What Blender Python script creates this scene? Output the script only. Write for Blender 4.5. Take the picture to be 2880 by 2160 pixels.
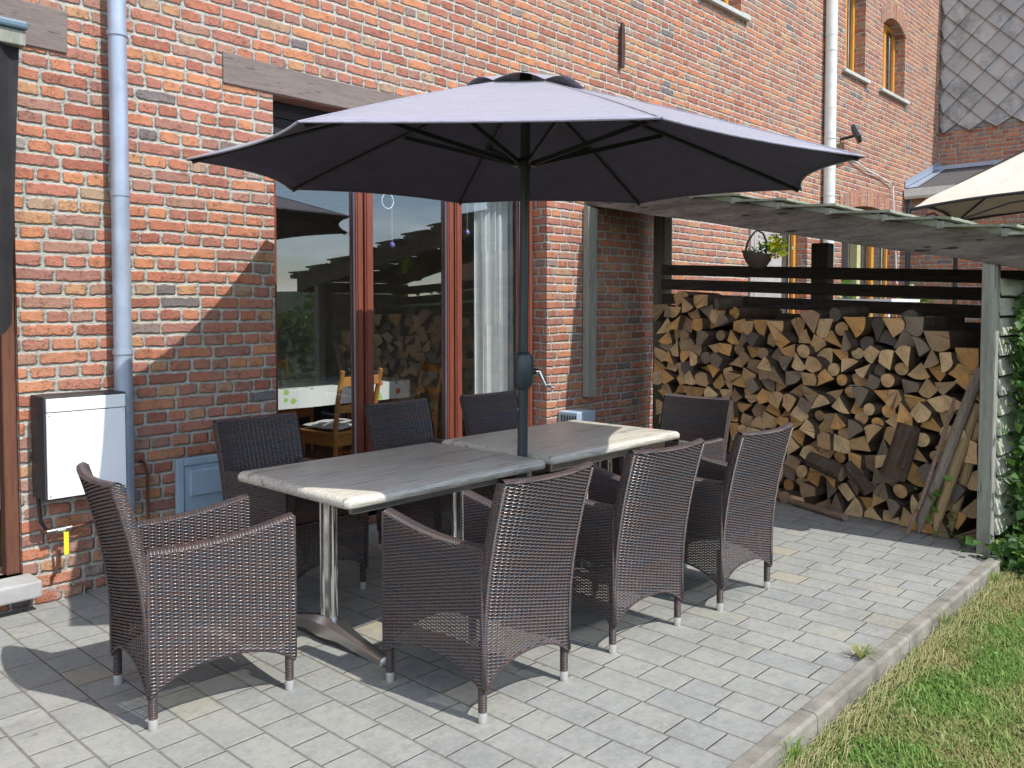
import bpy, math, random
import numpy as np
from mathutils import Vector, Matrix, Quaternion
R=math.radians
random.seed(7); rng=np.random.default_rng(11)
S=bpy.context.scene
for o in list(bpy.data.objects): bpy.data.objects.remove(o)
COL=S.collection

# ------------------------------------------------------------ camera
F=2390.0; HOR=870.0; PIT=R(2.3); AZ=math.atan((3650-1440)/F); EYE=1.5
cam=bpy.data.cameras.new('camera'); camo=bpy.data.objects.new('camera',cam); COL.objects.link(camo)
cam.sensor_fit='HORIZONTAL'; cam.sensor_width=36; cam.lens=36*F/2880
cam.shift_y=-((1080-(HOR+F*math.tan(PIT)))/2880)
cam.clip_start=.05; cam.clip_end=3000
camo.location=(0,0,EYE)
fw=Vector((math.cos(AZ)*math.cos(PIT),math.sin(AZ)*math.cos(PIT),-math.sin(PIT)))
camo.rotation_euler=fw.to_track_quat('-Z','Y').to_euler()
S.camera=camo
S.render.resolution_x=1024; S.render.resolution_y=768

# ------------------------------------------------------------ light
S.view_settings.view_transform='Standard'; S.view_settings.look='None'
S.view_settings.gamma=1; S.view_settings.exposure=EXPO=0.62
EL=R(51.5)
to_sun=Vector((.10,-1,0)).normalized()*math.cos(EL)+Vector((0,0,math.sin(EL)))
sun=bpy.data.lights.new('sun','SUN'); sun.energy=3.35; sun.angle=R(.5); sun.color=(1,.965,.92)
suno=bpy.data.objects.new('sun',sun); COL.objects.link(suno)
suno.rotation_euler=(-to_sun).to_track_quat('-Z','Y').to_euler(); suno.location=(3,-8,12)
W=bpy.data.worlds.new('World'); S.world=W; W.use_nodes=True
nt=W.node_tree; nt.nodes.clear()
out=nt.nodes.new('ShaderNodeOutputWorld'); bg=nt.nodes.new('ShaderNodeBackground')
sky=nt.nodes.new('ShaderNodeTexSky'); sky.sky_type='NISHITA'; sky.sun_disc=False
sky.sun_elevation=EL; sky.sun_rotation=math.atan2(to_sun.x,to_sun.y); sky.altitude=200; sky.dust_density=.4; sky.ozone_density=2
tc=nt.nodes.new('ShaderNodeTexCoord'); mp=nt.nodes.new('ShaderNodeMapping'); mp.inputs['Scale'].default_value=(1,1,3.2)
nz=nt.nodes.new('ShaderNodeTexNoise'); nz.inputs['Scale'].default_value=2.3; nz.inputs['Detail'].default_value=9; nz.inputs['Roughness'].default_value=.56
rp=nt.nodes.new('ShaderNodeValToRGB'); rp.color_ramp.elements[0].position=.47; rp.color_ramp.elements[1].position=.68
mx=nt.nodes.new('ShaderNodeMixRGB'); mx.inputs[2].default_value=(13,13.3,13.8,1)
nt.links.new(tc.outputs['Generated'],mp.inputs['Vector']); nt.links.new(mp.outputs[0],nz.inputs['Vector'])
nt.links.new(nz.outputs['Fac'],rp.inputs[0]); nt.links.new(rp.outputs[0],mx.inputs[0])
nt.links.new(sky.outputs[0],mx.inputs[1]); nt.links.new(mx.outputs[0],bg.inputs[0]); bg.inputs[1].default_value=.15
nt.links.new(bg.outputs[0],out.inputs[0])
try:
    S.cycles.transparent_max_bounces=16; S.cycles.max_bounces=8
except Exception: pass

# ------------------------------------------------------------ node helper
class NT:
    def __init__(s,name):
        s.m=bpy.data.materials.new(name); s.m.use_nodes=True; s.t=s.m.node_tree; s.t.nodes.clear()
        s.out=s.t.nodes.new('ShaderNodeOutputMaterial')
    def n(s,k,**kw):
        x=s.t.nodes.new(k)
        for a,b in kw.items(): setattr(x,a,b)
        return x
    def set(s,sock,v):
        if isinstance(v,bpy.types.NodeSocket): s.t.links.new(v,sock)
        elif v is not None: sock.default_value=v
    def math(s,op,a,b=None,c=None,clamp=False):
        x=s.n('ShaderNodeMath',operation=op,use_clamp=clamp); s.set(x.inputs[0],a); s.set(x.inputs[1],b)
        if c is not None: s.set(x.inputs[2],c)
        return x.outputs[0]
    def mix(s,f,a,b,mode='MIX'):
        x=s.n('ShaderNodeMixRGB',blend_type=mode); s.set(x.inputs[0],f)
        for i,v in ((1,a),(2,b)):
            if isinstance(v,tuple) and len(v)==3: v=v+(1,)
            s.set(x.inputs[i],v)
        return x.outputs[0]
    def noise(s,vec,scale,detail=4,rough=.55,dim='3D',w=None,col=False):
        x=s.n('ShaderNodeTexNoise',noise_dimensions=dim); x.inputs['Scale'].default_value=scale
        x.inputs['Detail'].default_value=detail; x.inputs['Roughness'].default_value=rough
        if vec is not None and dim!='1D': s.set(x.inputs['Vector'],vec)
        if w is not None: s.set(x.inputs['W'],w)
        return x.outputs['Color' if col else 'Fac']
    def ramp(s,f,stops,interp='LINEAR'):
        x=s.n('ShaderNodeValToRGB'); cr=x.color_ramp; cr.interpolation=interp
        while len(cr.elements)<len(stops): cr.elements.new(.5)
        for e,(p,c) in zip(cr.elements,stops):
            e.position=p; e.color=tuple(c)+(1,) if not isinstance(c,(int,float)) else (c,c,c,1)
        s.set(x.inputs[0],f); return x.outputs[0]
    def mapr(s,v,a,b,c=0,d=1):
        x=s.n('ShaderNodeMapRange'); x.clamp=True
        for i,k in enumerate((v,a,b,c,d)): s.set(x.inputs[i],k)
        return x.outputs[0]
    def pos(s): return s.n('ShaderNodeNewGeometry').outputs['Position']
    def objc(s): return s.n('ShaderNodeTexCoord').outputs['Object']
    def uv(s): return s.n('ShaderNodeTexCoord').outputs['UV']
    def sep(s,v):
        x=s.n('ShaderNodeSeparateXYZ'); s.set(x.inputs[0],v); return x.outputs[0],x.outputs[1],x.outputs[2]
    def comb(s,a,b,c=0):
        x=s.n('ShaderNodeCombineXYZ'); s.set(x.inputs[0],a); s.set(x.inputs[1],b); s.set(x.inputs[2],c); return x.outputs[0]
    def mapv(s,v,scale=(1,1,1),loc=(0,0,0),rot=(0,0,0)):
        x=s.n('ShaderNodeMapping'); s.set(x.inputs[0],v); x.inputs['Scale'].default_value=scale
        x.inputs['Location'].default_value=loc; x.inputs['Rotation'].default_value=rot; return x.outputs[0]
    def white(s,v,col=False):
        x=s.n('ShaderNodeTexWhiteNoise',noise_dimensions='3D'); s.set(x.inputs['Vector'],v)
        return x.outputs['Color' if col else 'Value']
    def bump(s,h,dist=.01,strength=1,nrm=None):
        x=s.n('ShaderNodeBump'); x.inputs['Strength'].default_value=strength; x.inputs['Distance'].default_value=dist
        s.set(x.inputs['Height'],h); s.set(x.inputs['Normal'],nrm) if nrm is not None else None
        return x.outputs[0]
    def bsdf(s,col=(.5,.5,.5),rough=.6,metal=0,nrm=None,spec=.5,**kw):
        x=s.n('ShaderNodeBsdfPrincipled')
        if isinstance(col,tuple) and len(col)==3: col=col+(1,)
        s.set(x.inputs['Base Color'],col); s.set(x.inputs['Roughness'],rough); s.set(x.inputs['Metallic'],metal)
        s.set(x.inputs['Specular IOR Level'],spec)
        if nrm is not None: s.set(x.inputs['Normal'],nrm)
        for k,v in kw.items(): s.set(x.inputs[k],v)
        return x.outputs[0]
    def done(s,sh): s.t.links.new(sh,s.out.inputs[0]); return s.m

def cells(n,u,v,rowh,L0,L1,j,rad,edge_noise,p,wob=.012,wscale=6):
    """masonry cells: returns mask(0 joint..1 stone), id vector"""
    if wob: v=n.math('ADD',v,n.math('MULTIPLY',n.math('SUBTRACT',n.noise(p,wscale,2),.5),wob))
    vr=n.math('DIVIDE',v,rowh); row=n.math('FLOOR',vr); fv=n.math('SUBTRACT',vr,row)
    par=n.math('FLOORED_MODULO',row,2)
    L=n.math('ADD',L0,n.math('MULTIPLY',par,L1-L0))
    r1=n.white(n.comb(row,3.7,1.3))
    u=n.math('ADD',u,n.math('MULTIPLY',r1,.9))
    u=n.math('ADD',u,n.math('MULTIPLY',n.math('SUBTRACT',n.noise(n.comb(n.math('MULTIPLY',u,4.2/ (L0*8)),row,0),1,1),.5),L0*.8))
    uu=n.math('DIVIDE',u,L); col=n.math('FLOOR',uu); fu=n.math('SUBTRACT',uu,col)
    du=n.math('MULTIPLY',n.math('MINIMUM',fu,n.math('SUBTRACT',1,fu)),L)
    dv=n.math('MULTIPLY',n.math('MINIMUM',fv,n.math('SUBTRACT',1,fv)),rowh)
    a=n.math('MAXIMUM',n.math('SUBTRACT',rad,du),0); b=n.math('MAXIMUM',n.math('SUBTRACT',rad,dv),0)
    q=n.math('SQRT',n.math('ADD',n.math('MULTIPLY',a,a),n.math('MULTIPLY',b,b)))
    d=n.math('SUBTRACT',rad,q)
    if edge_noise: d=n.math('ADD',d,n.math('MULTIPLY',n.math('SUBTRACT',n.noise(p,31,4,.62),.5),edge_noise))
    mask=n.mapr(d,j,j+.004)
    return mask,n.comb(row,col,0),d

def mat_brick(name,dark=1.0,soldier=False):
    n=NT(name); p=n.pos(); x,y,z=n.sep(p); u=n.math('ADD',x,y)
    if soldier: mask,idv,d=cells(n,z,u,.072,.6,.6,.0055,.014,.008,p,.004)
    else: mask,idv,d=cells(n,u,z,.0715,.120,.238,.0066,.020,.024,p,.023,3.1)
    rnd=n.white(idv); rnd2=n.white(n.mapv(idv,loc=(5.3,2.1,9)))
    base=n.ramp(rnd,[(0,(.34,.115,.075)),(.10,(.46,.165,.095)),(.22,(.53,.20,.105)),(.34,(.46,.18,.12)),(.46,(.56,.235,.115)),(.58,(.40,.16,.115)),(.68,(.37,.20,.145)),(.77,(.50,.27,.135)),(.84,(.33,.155,.12)),(.915,(.40,.28,.18)),(.95,(.24,.20,.18)),(.972,(.15,.15,.155)),(.99,(.33,.31,.27))],'CONSTANT')
    base=n.mix(n.math('MULTIPLY',n.math('SUBTRACT',rnd2,.5),.5),base,(.62,.26,.13),'MIX') if False else base
    big=n.noise(p,19,4,.65); fine=n.noise(p,130,5,.7)
    base=n.mix(n.mapr(big,.50,.72,0,.55),base,(.30,.15,.11))
    base=n.mix(n.mapr(n.noise(p,26,3,.6),.60,.72,0,.55),base,(.36,.27,.17))
    base=n.mix(n.mapr(fine,.54,.72,0,.5),base,(.70,.42,.27))
    base=n.mix(n.mapr(fine,.28,.44,.5,0),base,(.16,.06,.045))
    mort=n.mix(n.noise(p,45,4,.6),(.37,.35,.30),(.56,.535,.465))
    mort=n.mix(n.mapr(n.noise(p,3.1,3),.45,.75,0,.5),mort,(.34,.32,.28))
    base=n.mix(n.mapr(n.noise(p,1.3,5,.6),.42,.68,0,.28),base,(.34,.17,.12))
    base=n.mix(n.mapr(n.noise(p,.9,4,.6),.55,.75,0,.25),base,(.58,.33,.21))
    base=n.mix(.04,base,(.55,.36,.29))
    ck=n.math('ABSOLUTE',n.math('SUBTRACT',n.noise(n.mapv(p,scale=(1,1,2.2)),17,4,.6),.5)); crk=n.mapr(ck,0,.010,1,0)
    crk=n.math('MULTIPLY',crk,n.mapr(big,.48,.58)); base=n.mix(n.math('MULTIPLY',crk,.6),base,(.09,.04,.03))
    pit=n.mapr(n.noise(p,70,2,.6),.66,.70); base=n.mix(n.math('MULTIPLY',pit,.6),base,(.13,.07,.055))
    col=n.mix(mask,mort,base)
    col=n.mix(n.mapr(n.noise(p,2.7,6,.68),.60,.72,0,.45),col,(.30,.25,.205))
    low=n.mapr(z,.05,.9,.55,0)
    col=n.mix(n.math('MULTIPLY',low,n.mapr(n.noise(p,9,4,.65),.5,.68)),col,(.50,.44,.38))
    h=n.math('ADD',n.mapr(d,.002,.013),n.math('ADD',n.math('MULTIPLY',fine,.35),n.math('MULTIPLY',big,.75)))
    h=n.math('SUBTRACT',h,n.math('MULTIPLY',n.math('MAXIMUM',crk,pit),.35))
    nr=n.bump(h,.016,1)
    return n.done(n.bsdf(col,.92,nrm=nr,spec=.2))

def mat_paver():
    n=NT('grey_paving'); p=n.pos(); x,y,z=n.sep(p)
    mask,idv,d=cells(n,y,x,.158,.178,.275,.0004,.007,.0048,p,.010,1.7)
    rnd=n.white(idv)
    base=n.ramp(rnd,[(0,(.275,.283,.285)),(.15,(.305,.308,.298)),(.3,(.285,.294,.297)),(.45,(.32,.32,.305)),(.58,(.255,.268,.275)),(.70,(.315,.31,.288)),(.84,(.29,.293,.28)),(.915,(.34,.325,.27)),(.95,(.36,.36,.35)),(.975,(.36,.32,.235))],'CONSTANT')
    big=n.noise(p,7,5,.6); fine=n.noise(p,160,4,.7)
    base=n.mix(n.mapr(big,.42,.66,0,.65),base,(.335,.33,.30))
    base=n.mix(n.mapr(n.noise(p,23,4,.7),.49,.66,0,.65),base,(.20,.21,.21))
    base=n.mix(n.mapr(fine,.55,.75,0,.45),base,(.42,.42,.40))
    base=n.mix(n.mapr(n.noise(p,2.8,6,.68),.47,.60,0,.6),base,(.215,.22,.22))
    # irregular dark droplet stains
    vo=n.n('ShaderNodeTexVoronoi'); n.set(vo.inputs['Vector'],n.mapv(p,scale=(1,1,.01))); vo.inputs['Scale'].default_value=5.2
    sz=n.math('MULTIPLY',n.white(n.mapv(vo.outputs['Position'],scale=(13,17,3))),.05)
    sp=n.mapr(n.math('SUBTRACT',n.math('ADD',vo.outputs['Distance'],n.math('MULTIPLY',n.math('SUBTRACT',n.noise(p,40,2),.5),.06)),sz),.015,.05,1,0)
    keep=n.mapr(n.white(n.mapv(vo.outputs['Position'],scale=(7,3,5))),.30,.32)
    base=n.mix(n.math('MULTIPLY',n.math('MULTIPLY',sp,keep),.72),base,(.13,.115,.105))
    base=n.mix(n.mapr(n.noise(n.mapv(p,scale=(1,1.0,1)),48,5,.75),.50,.64,0,.4),base,(.42,.415,.39))
    # scattered crumbs
    cr=n.mapr(n.noise(p,62,3,.55),.70,.73)
    base=n.mix(n.math('MULTIPLY',cr,.6),base,(.14,.10,.075))
    joint=n.mix(n.noise(p,22,3),(.12,.10,.08),(.29,.26,.215))
    col=n.mix(mask,joint,base)
    col=n.mix(n.mapr(n.noise(p,1.1,5,.6),.35,.62,0,.25),col,(.40,.395,.37))
    col=n.mix(1,col,(.90,.895,.845),'MULTIPLY'); tilt=n.white(idv)
    h=n.math('ADD',n.mapr(d,.0,.006),n.math('ADD',n.math('MULTIPLY',fine,.12),n.math('MULTIPLY',n.noise(p,25,3),.45)))
    h=n.math('ADD',h,n.math('MULTIPLY',tilt,.6))
    return n.done(n.bsdf(col,.8,nrm=n.bump(h,.006,1),spec=.25))

def mat_wood(name,c1,c2,scale=(1,1,1),rough=.75,grain=1.0,moss=None,knots=0,use_uv=False):
    n=NT(name); v=n.uv() if use_uv else n.objc()
    wv=n.mix(.035,n.mapv(v,scale=scale),n.noise(v,4,2,col=True),'ADD')
    a=n.noise(wv,9,6,.62); b=n.noise(n.mapv(wv,scale=(3.1,3.1,3.1)),13,5,.72); f=n.noise(n.mapv(wv,scale=(9,9,9)),12,3,.6)
    col=n.mix(n.mapr(a,.36,.64),c1,c2)
    dk=tuple(c*.45 for c in c1)
    col=n.mix(n.mapr(b,.50,.68,0,.6*grain),col,dk)
    col=n.mix(n.mapr(f,.52,.72,0,.35*grain),col,tuple(c*1.3 for c in c2))
    crack=n.mapr(n.noise(n.mapv(wv,scale=(.9,.9,.9)),16,1,.5),.70,.715)
    col=n.mix(n.math('MULTIPLY',crack,.85*grain),col,tuple(c*.15 for c in c1))
    h=n.math('ADD',n.math('MULTIPLY',b,.6),n.math('MULTIPLY',n.math('SUBTRACT',1,crack),.8))
    if knots:
        vo=n.n('ShaderNodeTexVoronoi'); vo.inputs['Scale'].default_value=knots; n.set(vo.inputs['Vector'],n.mapv(v,scale=tuple(1 if q>1 else .55 for q in scale)))
        k=n.mapr(vo.outputs['Distance'],.035,.09,1,0); col=n.mix(n.math('MULTIPLY',k,.75),col,tuple(c*.3 for c in c1))
    if moss:
        col=n.mix(n.mapr(n.noise(v,5,5,.7),.47,.64,0,.85),col,moss)
    return n.done(n.bsdf(col,rough,nrm=n.bump(h,.005,.9*grain),spec=.3))

def mat_plain(name,col,rough=.5,metal=0,bump=0,bs=60,var=.12,spec=.5,**kw):
    n=NT(name); v=n.objc()
    c2=tuple(x*(1-var*2.2) for x in col)
    c=n.mix(n.mapr(n.noise(v,7,5,.6),.35,.7),col,c2)
    nr=n.bump(n.noise(v,bs,4,.6),.003,bump) if bump else None
    return n.done(n.bsdf(c,rough,metal,nr,spec,**kw))

def mat_wicker(name,open_=False,tube=False):
    n=NT(name); u,v,_=n.sep(n.uv()); p=n.objc()
    cw=.0215; ph=.0062
    su=n.math('SINE',n.math('MULTIPLY',u,math.pi/cw)); sv=n.math('SINE',n.math('MULTIPLY',v,math.pi/ph))
    sg=n.math('SIGN',sv); av=n.math('ABSOLUTE',sv); au=n.math('ABSOLUTE',su)
    over=n.math('MULTIPLY',su,sg)
    ov=n.math('ADD',n.math('MULTIPLY',over,.5),.5)
    if tube: h=av
    else: h=n.math('MULTIPLY',n.math('POWER',av,.6),n.math('ADD',n.math('MULTIPLY',ov,.75),.25))
    row=n.math('FLOOR',n.math('DIVIDE',v,ph)); colu=n.math('FLOOR',n.math('DIVIDE',u,cw*3))
    rnd=n.noise(n.comb(n.math('MULTIPLY',row,3.13),n.math('MULTIPLY',u,2.6),0),1,2)
    rr=n.white(n.comb(row,colu,0))
    base=n.mix(n.mapr(rnd,.40,.60),(.105,.062,.048),(.058,.058,.068))
    base=n.mix(n.mapr(rr,.72,1,0,.6),base,(.15,.095,.075))
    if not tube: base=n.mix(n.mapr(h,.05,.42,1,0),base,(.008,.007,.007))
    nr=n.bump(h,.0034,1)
    sh=n.bsdf(base,n.mapr(rr,0,1,.27,.4),0,nr,.62)
    if open_:
        hole=n.math('MULTIPLY',n.math('LESS_THAN',au,.42),n.math('LESS_THAN',av,.62))
        tr=n.n('ShaderNodeBsdfTransparent').outputs[0]
        mxs=n.n('ShaderNodeMixShader'); n.set(mxs.inputs[0],hole); n.set(mxs.inputs[1],sh); n.set(mxs.inputs[2],tr); sh=mxs.outputs[0]
    return n.done(sh)

def mat_glass(name,tint=(.86,.9,.9),refl=.15):
    n=NT(name); g=n.n('ShaderNodeNewGeometry'); dp=n.n('ShaderNodeVectorMath',operation='DOT_PRODUCT')
    n.set(dp.inputs[0],g.outputs['Incoming']); n.set(dp.inputs[1],g.outputs['Normal'])
    c=n.math('SUBTRACT',1,n.math('ABSOLUTE',dp.outputs['Value']),clamp=True)
    f=n.math('ADD',n.math('MULTIPLY',n.math('POWER',c,4),.9),refl,clamp=True)
    gl=n.n('ShaderNodeBsdfGlossy'); gl.inputs['Roughness'].default_value=.0; gl.inputs['Color'].default_value=(.95,.97,1,1)
    tr=n.n('ShaderNodeBsdfTransparent'); tr.inputs[0].default_value=tint+(1,)
    m=n.n('ShaderNodeMixShader'); n.set(m.inputs[0],f); n.set(m.inputs[1],tr.outputs[0]); n.set(m.inputs[2],gl.outputs[0])
    return n.done(m.outputs[0])

def mat_log_end():
    n=NT('split_wood_end'); v=n.uv(); oi=n.n('ShaderNodeObjectInfo'); c=oi.outputs['Color']
    x,y,_=n.sep(n.mapv(v,scale=(1,1,1)))
    nn=n.noise(v,25,4,.6)
    r=n.math('SQRT',n.math('ADD',n.math('MULTIPLY',x,x),n.math('MULTIPLY',y,y)))
    r=n.math('ADD',r,n.math('MULTIPLY',nn,.008))
    ring=n.math('SINE',n.math('MULTIPLY',r,900))
    th=n.math('ARCTAN2',y,x)
    ray=n.noise(n.comb(n.math('MULTIPLY',th,9),n.math('MULTIPLY',r,6),oi.outputs['Random']),1.6,3,.7)
    col=n.mix(n.mapr(ring,-1,1,0,.16),c,(.16,.09,.045))
    col=n.mix(n.mapr(ray,.54,.66,0,.45),col,(.12,.07,.04))
    col=n.mix(n.mapr(n.noise(v,9,4,.6),.45,.7,0,.5),col,(.17,.13,.095))
    crack=n.mapr(n.math('ABSOLUTE',n.math('SUBTRACT',n.noise(n.comb(n.math('MULTIPLY',th,2.5),0,oi.outputs['Random']),1.3,1),.5)),0,.006,.8,0)
    col=n.mix(crack,col,(.03,.02,.012))
    return n.done(n.bsdf(col,.85,nrm=n.bump(n.math('ADD',nn,n.math('MULTIPLY',ring,.15)),.006,.8),spec=.2))
def mat_log_side():
    n=NT('bark_and_split_side'); v=n.objc(); oi=n.n('ShaderNodeObjectInfo')
    g=n.mapv(v,scale=(1.2,14,14)); a=n.noise(g,3,6,.7)
    c=n.mix(.65,(.14,.10,.07),oi.outputs['Color'],'MULTIPLY')
    col=n.mix(n.mapr(a,.35,.65),c,(.085,.065,.05)); col=n.mix(n.mapr(n.noise(v,11,4),.5,.7,0,.6),col,(.13,.115,.10))
    return n.done(n.bsdf(col,.9,nrm=n.bump(a,.012,1),spec=.15))

def mat_leaf(name,c1,c2,c3=None,trans=.35):
    n=NT(name); g=n.n('ShaderNodeNewGeometry'); r=g.outputs['Random Per Island']
    col=n.mix(n.mapr(r,0,1),c1,c2)
    if c3: col=n.mix(n.mapr(r,.86,.9),col,c3)
    d=n.bsdf(col,.42,spec=.45)
    t=n.n('ShaderNodeBsdfTranslucent'); n.set(t.inputs[0],n.mix(.5,col,(.16,.30,.03)))
    m=n.n('ShaderNodeMixShader'); m.inputs[0].default_value=trans; n.set(m.inputs[1],d); n.set(m.inputs[2],t.outputs[0])
    return n.done(m.outputs[0])

M={}
M['brick']=mat_brick('weathered_red_brick')
M['soldier']=mat_brick('soldier_brick',soldier=True)
M['paver']=mat_paver()
M['wicker']=mat_wicker('brown_wicker'); M['wicker_open']=mat_wicker('open_brown_wicker',True); M['wrap']=mat_wicker('wrapped_wicker_leg',tube=True)
def mat_strand():
    n=NT('brown_wicker_strand'); g=n.n('ShaderNodeNewGeometry'); r=g.outputs['Random Per Island']; p=n.objc()
    f=n.noise(n.mapv(p,scale=(3,3,40)),2.4,2)
    c=n.mix(n.mapr(n.math('ADD',r,n.math('MULTIPLY',n.math('SUBTRACT',f,.5),1.6)),.25,.75),(.105,.070,.058),(.066,.065,.073))
    c=n.mix(n.mapr(r,.85,.95,0,.4),c,(.14,.10,.085))
    return n.done(n.bsdf(c,n.mapr(r,0,1,.18,.28),0,n.bump(n.noise(p,350,2),.0006,.5),.6))
M['strand']=mat_strand()
M['cap']=mat_plain('brushed_leg_cap',(.72,.72,.70),.35,.6,var=.05)
M['steel']=mat_plain('polished_aluminium',(.80,.80,.79),.16,1,bump=.12,bs=25,var=.05)
M['cast']=mat_plain('cast_aluminium',(.66,.65,.62),.3,1,bump=.25,bs=18,var=.06)
M['glass']=mat_glass('window_glass')
M['glassdark']=mat_glass('far_window_glass',(.35,.38,.38))
M['beam']=mat_wood('grey_brown_lintel_wood',(.17,.135,.12),(.215,.175,.155),(.5,6,6),.8,grain=.8)
M['greywood_y']=mat_wood('weathered_grey_beam',(.10,.086,.070),(.20,.17,.14),(2.4,.10,2.4),.85,grain=1,knots=4.5)
M['greywood_z']=mat_wood('weathered_grey_post',(.215,.215,.175),(.33,.33,.275),(3.5,3.5,.22),.85,grain=.7)
M['darkwood_z']=mat_wood('dark_stained_post',(.055,.045,.034),(.095,.08,.06),(7,7,.5),.85)
M['midwood_z']=mat_wood('olive_brown_post',(.10,.088,.06),(.15,.13,.09),(4,4,.3),.85)
M['darkwood_y']=mat_wood('dark_stained_rail',(.035,.029,.024),(.065,.055,.045),(7,.5,7),.85)
M['mossboard']=mat_wood('mossy_roof_board',(.22,.23,.18),(.36,.37,.30),(3,.8,3),.9,moss=(.22,.27,.15))
M['edgewood']=mat_wood('mossy_eave_board',(.17,.155,.11),(.25,.22,.15),(.6,7,7),.9,moss=(.13,.14,.05))
M['louver']=mat_wood('pale_side_board',(.36,.35,.28),(.46,.45,.36),(.3,4,4),.85,moss=(.27,.31,.18),grain=.7)
M['frame']=mat_wood('red_brown_window_frame',(.165,.047,.03),(.22,.066,.04),(9,9,.5),.42,grain=.25)
M['orange']=mat_wood('orange_varnished_frame',(.62,.26,.045),(.70,.33,.06),(9,9,.5),.4,grain=.25)
M['doorwood']=mat_wood('brown_door_frame',(.115,.048,.03),(.165,.07,.04),(9,9,.5),.6,grain=.5)
M['chairwood']=mat_wood('honey_pine',(.46,.19,.045),(.58,.27,.07),(3,3,3),.35,grain=.3)
M['pole']=mat_plain('anthracite_pole_paint',(.055,.068,.075),.38,.2,var=.1)
M['black']=mat_plain('black_plastic',(.022,.023,.026),.45,var=.1)
M['zinc']=mat_plain('zinc_pipe',(.40,.46,.56),.42,.35,bump=.1,bs=9,var=.10)
M['pvc']=mat_plain('white_pvc_pipe',(.74,.77,.72),.4,var=.08)
M['white']=mat_plain('white_lacquered_steel',(.86,.87,.88),.3,var=.02)
M['boxside']=mat_plain('dark_box_side',(.035,.032,.034),.55,var=.1)
M['blueplastic']=mat_plain('pale_blue_plastic',(.38,.50,.60),.5,var=.08)
M['copper']=mat_plain('old_copper_pipe',(.24,.10,.065),.4,.6,var=.2)
M['yellow']=mat_plain('yellow_handle',(.85,.72,.03),.4,var=.03)
M['redp']=mat_plain('orange_handle_edge',(.75,.22,.04),.4,var=.03)
M['stone']=mat_plain('bluestone',(.46,.46,.44),.8,bump=.5,bs=40,var=.15)
M['sill']=mat_plain('pale_sill_stone',(.52,.53,.50),.7,bump=.3,bs=40,var=.1)
M['kerb']=mat_plain('concrete_kerb',(.27,.25,.205),.9,bump=1,bs=55,var=.25)
M['iron']=mat_plain('rusty_iron',(.10,.055,.045),.7,.3,bump=.5,bs=50,var=.2)
M['curtain']=mat_plain('white_curtain',(.72,.72,.70),.9,var=.04)
M['cushion']=mat_plain('cream_cushion',(.68,.64,.60),.95,bump=.3,bs=90,var=.06)
M['roomwall']=mat_plain('room_wall',(.74,.70,.63),.9,var=.1)
M['roomfloor']=mat_plain('room_floor',(.34,.20,.12),.6,var=.15)
M['darkfab']=mat_plain('dark_mesh_screen',(.022,.02,.021),.8,bump=.6,bs=300,var=.25)
M['beige']=mat_plain('beige_canopy_cloth',(.74,.66,.55),.85,bump=.3,bs=8,var=.08)
M['slatewall']=None
M['stick']=mat_wood('bare_stick_bark',(.20,.14,.10),(.30,.21,.15),(2,2,9),.85)
M['stake']=mat_wood('pointed_stake_wood',(.33,.22,.11),(.42,.30,.16),(9,9,.6),.75,grain=.6)
M['stakegrey']=mat_wood('greyed_stake_wood',(.21,.17,.135),(.30,.25,.20),(9,9,.6),.85,grain=.8)
M['logend']=mat_log_end(); M['logside']=mat_log_side()
M['ivy']=mat_leaf('ivy_leaf',(.035,.085,.022),(.075,.17,.035),(.16,.26,.06))
M['ivy']=mat_leaf('ivy_leaf',(.03,.075,.02),(.085,.19,.035),(.17,.25,.06))
M['fresh']=mat_leaf('fresh_green_leaf',(.08,.20,.03),(.16,.32,.05))
M['petal']=mat_leaf('yellow_petal',(.80,.85,.04),(.70,.80,.05),(.85,.35,.02),.3)
M['basket']=mat_wood('dark_wicker_basket',(.06,.04,.03),(.11,.08,.055),(9,9,30),.9)
M['hullwood']=mat_wood('far_tree_foliage',(.03,.055,.02),(.06,.10,.035),(1,1,1),.95)
def m_fabric():
    n=NT('slate_grey_canopy'); v=n.objc(); f=n.noise(n.mapv(v,scale=(1,1,1)),420,2)
    big=n.noise(v,3,3)
    col=n.mix(big,(.27,.255,.32),(.32,.305,.375))
    d=n.bsdf(col,.55,nrm=n.bump(n.math('ADD',n.math('MULTIPLY',f,.12),n.math('MULTIPLY',n.noise(n.mapv(v,scale=(1,1,3)),3.4,5,.6),5)),.006,.9),spec=.45,**{'Sheen Weight':.8,'Sheen Roughness':.35})
    return n.done(d)
M['canopy']=m_fabric(); M['canopy_shade']=mat_plain('shade_toned_canopy',(.115,.108,.155),.9,var=.08,spec=.1)  # same cloth, darker colour: the shade under the parasol is painted in
def m_table():
    n=NT('striped_grey_wood_tabletop'); v=n.objc()
    a=n.noise(n.mapv(v,scale=(.42,9,9)),2.1,7,.74); b=n.noise(n.mapv(v,scale=(.9,45,45)),2.0,3,.6)
    col=n.ramp(a,[(.36,(.24,.22,.175)),(.42,(.58,.55,.455)),(.47,(.72,.69,.585)),(.50,(.42,.39,.33)),(.54,(.70,.665,.565)),(.585,(.50,.47,.39)),(.62,(.25,.23,.19)),(.66,(.62,.59,.495))])
    col=n.mix(n.mapr(b,.50,.68,0,.5),col,(.19,.18,.15))
    # growth-ring bands seen on the moulded edge
    return n.done(n.bsdf(col,.36,nrm=n.bump(b,.0008,.4),spec=.4))
M['table']=m_table()
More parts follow.
